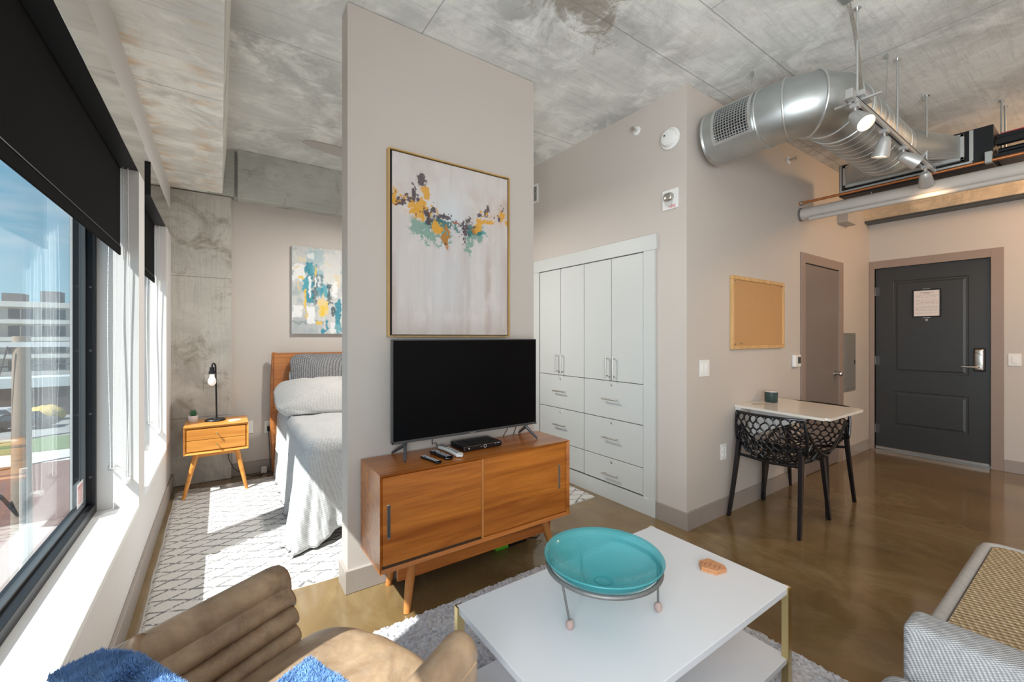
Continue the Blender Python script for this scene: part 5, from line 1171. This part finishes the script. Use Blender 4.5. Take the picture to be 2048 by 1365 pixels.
def make_chair(label, loc, rot):
    t = thing('dining_chair', label, 'chair', loc, rot, 'black openwork plastic chairs at the wall table')
    E = net_pattern(3)
    for nm, cond in (('openwork_back', lambda m: m < .58), ('openwork_seat', lambda m: m >= .58)):
        bm = B()
        for a, b_, bow in E:
            if not cond((a[1]+b_[1])/2): continue
            pts = []
            for k in range(5):
                u = k/4; s = a[0]*(1-u)+b_[0]*u+bow*math.sin(math.pi*u); q = a[1]*(1-u)+b_[1]*u; pts.append(shell(max(-1, min(1, s)), q))
            tube(bm, pts, [.0070, .0054, .0050, .0054, .0070], 6)
        obj(nm, bm, M['blackgloss'], t, smooth=True, local=True)
    bm = B(); rim = [shell(-1, i/40) for i in range(41)][::-1]+[shell(-1+2*i/24, 0) for i in range(1, 25)]+[shell(1, i/40) for i in range(1, 41)]; tube(bm, rim, .0095, 8)
    tube(bm, [shell(-1+2*i/24, 1) for i in range(25)], .009, 8); obj('rim', bm, M['blackgloss'], t, smooth=True, local=True)
    for x, y, z0, bx_, by_ in ((.062, -.205, .56, -.035, -.232), (.062, .205, .56, -.035, .232), (.445, -.195, .47, .490, -.225), (.445, .195, .47, .490, .225)):
        bm = B(); n_ = 8
        sgn = 1 if y > 0 else -1
        for i in range(n_+1):
            u = i/n_; c = Vector((x+(bx_-x)*u**1.2, y+(by_-y)*u, z0*(1-u)+.0*u)); w_ = .040-.015*u; dpt = .026-.006*u
            rg = [bm.verts.new(c+Vector(q)) for q in ((-w_*.5, -dpt*.5, 0), (w_*.5, -dpt*.5, 0), (w_*.5, dpt*.5, 0), (0, dpt*.75*sgn if sgn > 0 else dpt*.5, 0), (-w_*.5, dpt*.5, 0))]
            if i:
                for k in range(5): bm.faces.new((pr[k], pr[(k+1) % 5], rg[(k+1) % 5], rg[k]))
            else: bm.faces.new(rg)
            pr = rg
        bm.faces.new(pr); obj('leg', bm, M['blackgloss'], t, local=True)
    for pp in ([(.062, -.2, .45), (.10, 0, .425), (.062, .2, .45)], [(.44, -.2, .44), (.40, 0, .425), (.44, .2, .44)]): bm = B(); tube(bm, pp, .011, 8); obj('seat_brace', bm, M['blackgloss'], t, smooth=True, local=True)
    return t
make_chair('black openwork chair with its back to the living room, left side of the wall table', (3.140, 1.418, 0), 0)
make_chair('black openwork chair on the entry door side of the wall table', (4.150, 1.440, 0), math.pi)

# ================================================================ LEATHER ARMCHAIR
AR = thing('armchair', 'worn tan leather armchair with channelled arms in the lower left corner', 'armchair', (.315, 1.165, 0), R(29.5))
def arm(side):
    """side +1 left arm (window side), local x from -.62 (back) to 0 (front); ring of (y,z)"""
    prof = [(.352, .12), (.362, .35), (.366, .56)]
    prof += [(.325+.042*math.cos(R(a)), .600+.044*math.sin(R(a))) for a in range(0, 201, 20)]
    notch = [(.291, .583), (.274, .532), (.260, .478), (.250, .424), (.246, .37)]
    for (y0, z0), (y1, z1) in zip(notch, notch[1:]):
        for k in range(1, 8):
            u = k/8; prof.append((y0+(y1-y0)*u-.024*math.sin(math.pi*u)**.6, z0+(z1-z0)*u))
        prof.append((y1, z1))
    prof += [(.246, .12)]
    bm = B(); rings = []; cy_, cz_ = .308, .42
    st = [(-.46, 1)]+[(-.46+.42*i/20, 1) for i in range(1, 21)]+[(-.02, .985), (-.008, .95), (0, .88), (.004, .74)]
    for x, k in st:
        bend = .035*max(0, (x+.64))*0
        rings.append([bm.verts.new((x, side*(cy_+(y-cy_)*k), cz_+(z-cz_)*(.5+.5*k) if z > cz_ else z)) for y, z in prof])
    for a, b_ in zip(rings, rings[1:]):
        for k in range(len(prof)): bm.faces.new((a[k], a[(k+1) % len(prof)], b_[(k+1) % len(prof)], b_[k]))
    bm.faces.new(rings[-1]); bm.faces.new(rings[0][::-1])
    o_ = obj('channelled_arm' if side > 0 else 'arm', bm, M['leather'], AR, smooth=True, local=True, angle=50)
    bm = B(); pts = [(x, side*.367, .585) for x in [-.45+.43*i/12 for i in range(13)]]
    tube(bm, pts, .0032, 8); obj('piping', bm, M['leather'], o_, smooth=True, local=True)
arm(1); arm(-1)
bm = B()
def sf(u, v):
    a = u*2*math.pi; b_ = -math.pi/2+v*math.pi; sg = lambda q, e: math.copysign(abs(q)**e, q)
    x = .28*sg(math.cos(b_), .5)*sg(math.cos(a), .32); y = .245*sg(math.cos(b_), .5)*sg(math.sin(a), .32); z = .085*sg(math.sin(b_), .75)
    if z > 0: z += .035*(1-(y/.245)**2)*(1-min(1, abs(x/.28))**4)
    if x > 0: x += .045*(1-(y/.245)**2)
    return Vector((x-.21, y, z+.392+.004*mnoise.noise(Vector((x*7, y*7, 0)))))
grid(bm, sf, 60, 30, True); obj('seat_cushion', bm, M['leather'], AR, smooth=True, local=True, angle=180)
bm = B(); box(bm, -.46, -.01, -.24, .24, .12, .33, .02, 2); obj('seat_base', bm, M['leather'], AR, local=True)
bm = B(); n_ = 26
def bf(u, v):
    a = R(-90+180*u); y = .32*math.sin(a); xo = -.36-.08*math.cos(a); k = v*2*math.pi
    return Vector((xo+.050*math.cos(k), y, .40+(.255*math.copysign(abs(math.sin(k))**.5, math.sin(k)))))
V = grid(bm, bf, n_, 24); bm.faces.new([r_ for r_ in V[0][:-1]]); bm.faces.new([r_ for r_ in V[-1][:-1]][::-1])
obj('backrest', bm, M['leather'], AR, smooth=True, local=True)
for x, y in ((-.03, .30), (-.03, -.30), (-.38, .28), (-.38, -.28)):
    bm = B(); tube(bm, [(x, y, .13), (x*1.02, y*1.03, .004)], [.022, .013], 14); obj('leg', bm, M['oakz'], AR, smooth=True, local=True)
# blue fur throw
TH = thing('throw_blanket', 'fluffy blue throw blanket draped over the leather armchair', 'throw', (.315, 1.165, 0), R(29.5))
def seat_h(x, y):
    s = .392+.085+.035*(1-min(1, abs(y)/.245)**2)
    if y > .27: s = max(s, .644*min(1, .82+.18*(y-.27)/.03))
    if x < -.355:
        s = max(s, .50+.145*min(1, (-.355-x)/.045)**.6)
    return s
def fur_patch(name, outline_fn, n_, nu, nv, L=.022):
    bm = B(); Vg = [[None]*nv for _ in range(nu)]
    for i in range(nu):
        for j in range(nv):
            x, y = outline_fn(i/(nu-1), j/(nv-1)); Vg[i][j] = bm.verts.new((x, y, seat_h(x, y)+.014+.006*mnoise.noise(Vector((x*20, y*20, 0)))))
    for i in range(nu-1):
        for j in range(nv-1): bm.faces.new((Vg[i][j], Vg[i+1][j], Vg[i+1][j+1], Vg[i][j+1]))
    rr = random.Random(8)
    P_ = [[v.co.copy() for v in r_] for r_ in Vg]
    for k in range(n_):
        fi = rr.random()*(nu-1.001); fj = rr.random()*(nv-1.001); i = int(fi); j = int(fj); a = P_[i][j]; p = a+(P_[i+1][j]-a)*(fi-i)+(P_[i][j+1]-a)*(fj-j)
        nrm = (P_[i+1][j]-a).cross(P_[i][j+1]-a); nrm = nrm.normalized() if nrm.length > 0 else Vector((0, 0, 1))
        if nrm.z < 0: nrm = -nrm
        lean = Vector((mnoise.noise(p*14)*1.2+rr.uniform(-.4, .4), mnoise.noise(p*14+Vector((5, 5, 5)))*1.2+rr.uniform(-.4, .4), rr.uniform(-.1, .3))); d = (nrm*.75+lean*.7).normalized()*L*rr.uniform(.6, 1.2)
        sd_ = d.cross(Vector((rr.uniform(-1, 1), rr.uniform(-1, 1), rr.uniform(-1, 1)))).normalized()*.0011
        v0, v1, v2, v3 = [bm.verts.new(q) for q in (p-sd_, p+sd_, p+d*.6+sd_*.8, p+d+Vector((0, 0, -.003)))]
        bm.faces.new((v0, v1, v2)); bm.faces.new((v0, v2, v3))
    return obj(name, bm, M['fur'], TH, smooth=False, local=True)
def p1f(u, v):
    y = .315-.36*v; x = -.505+.045*v+(.080+.045*v+.010*math.sin(v*6))*u; return x, y
def p2f(u, v):
    # corner of the throw lying on the seat: a triangle with its tip towards the front
    return -.42+(.30-.03*(1-v))*u, -.26+(.315+.02*(1-u))*v
fur_patch('fur_over_back', p1f, 30000, 14, 40, .015); fur_patch('fur_corner', p2f, 30000, 26, 24, .012)

# ================================================================ SOFA AND WOVEN BENCH
t = thing('sofa', 'light grey woven fabric sofa whose right arm enters the lower right corner', 'sofa', (.9, -.1, 0))
def soft(name, x0, x1, y0, y1, z0, z1, r_, mat, parent):
    bm = B(); box(bm, x0, x1, y0, y1, z0, z1, r_, 5); return obj(name, bm, mat, parent, smooth=True, angle=60)
a_ = soft('arm', 1.425, 1.535, -.62, .315, .13, .605, .022, M['sofa'], t)
soft('seat_cushion', .60, 1.422, -.40, .345, .30, .485, .045, M['sofa'], t)
soft('seat_cushion', -.26, .597, -.40, .345, .30, .485, .045, M['sofa'], t)
soft('seat_base', -.27, 1.424, -.60, .305, .13, .298, .015, M['sofa'], t)
soft('backrest', -.27, 1.424, -.66, -.42, .30, .82, .05, M['sofa'], t)
soft('arm', -.345, -.272, -.62, .30, .13, .60, .022, M['sofa'], t)
for x in (-.25, 1.45):
    for y in (-.55, .22): bm = B(); tube(bm, [(x, y, .135), (x, y, .0285 if x < 1.9 else 0)], [.022, .014], 14); obj('leg', bm, M['oakz'], t, smooth=True)
t = thing('woven_bench', 'beige basket-weave bench top with grey fabric edging beside the sofa arm', 'bench', (2.1, 0, 0))
def slab(x0, x1, y0, y1, r_, k=7):
    P_ = []
    for cx_, cy_, a0 in ((x1-r_, y1-r_, 0), (x0+r_, y1-r_, 90), (x0+r_, y0+r_, 180), (x1-r_, y0+r_, 270)):
        for i in range(k+1): a = R(a0+90*i/k); P_.append((cx_+r_*math.cos(a), cy_+r_*math.sin(a)))
    return P_
bm = B(); prism(bm, slab(1.60, 2.695, -.55, .340, .05), .20, .440, 'z'); obj('upholstered_side', bm, M['border'], t)
bm = B(); prism(bm, slab(1.635, 2.675, -.53, .298, .04), .440, .452, 'z'); obj('woven_top', bm, M['jute'], t)
bm = B(); P_ = slab(1.612, 2.685, -.54, .320, .048); P_ += P_[:2]; tube(bm, [(x, y+.002*math.sin(i*1.7), .441) for i, (x, y) in enumerate(P_)], .0175, 12); obj('edge_piping', bm, M['border'], t, smooth=True)
for x in (1.72, 2.6):
    for y in (-.45, .22): bm = B(); tube(bm, [(x, y, .20), (x, y, 0)], [.022, .015], 14); obj('leg', bm, M['oakz'], t, smooth=True)
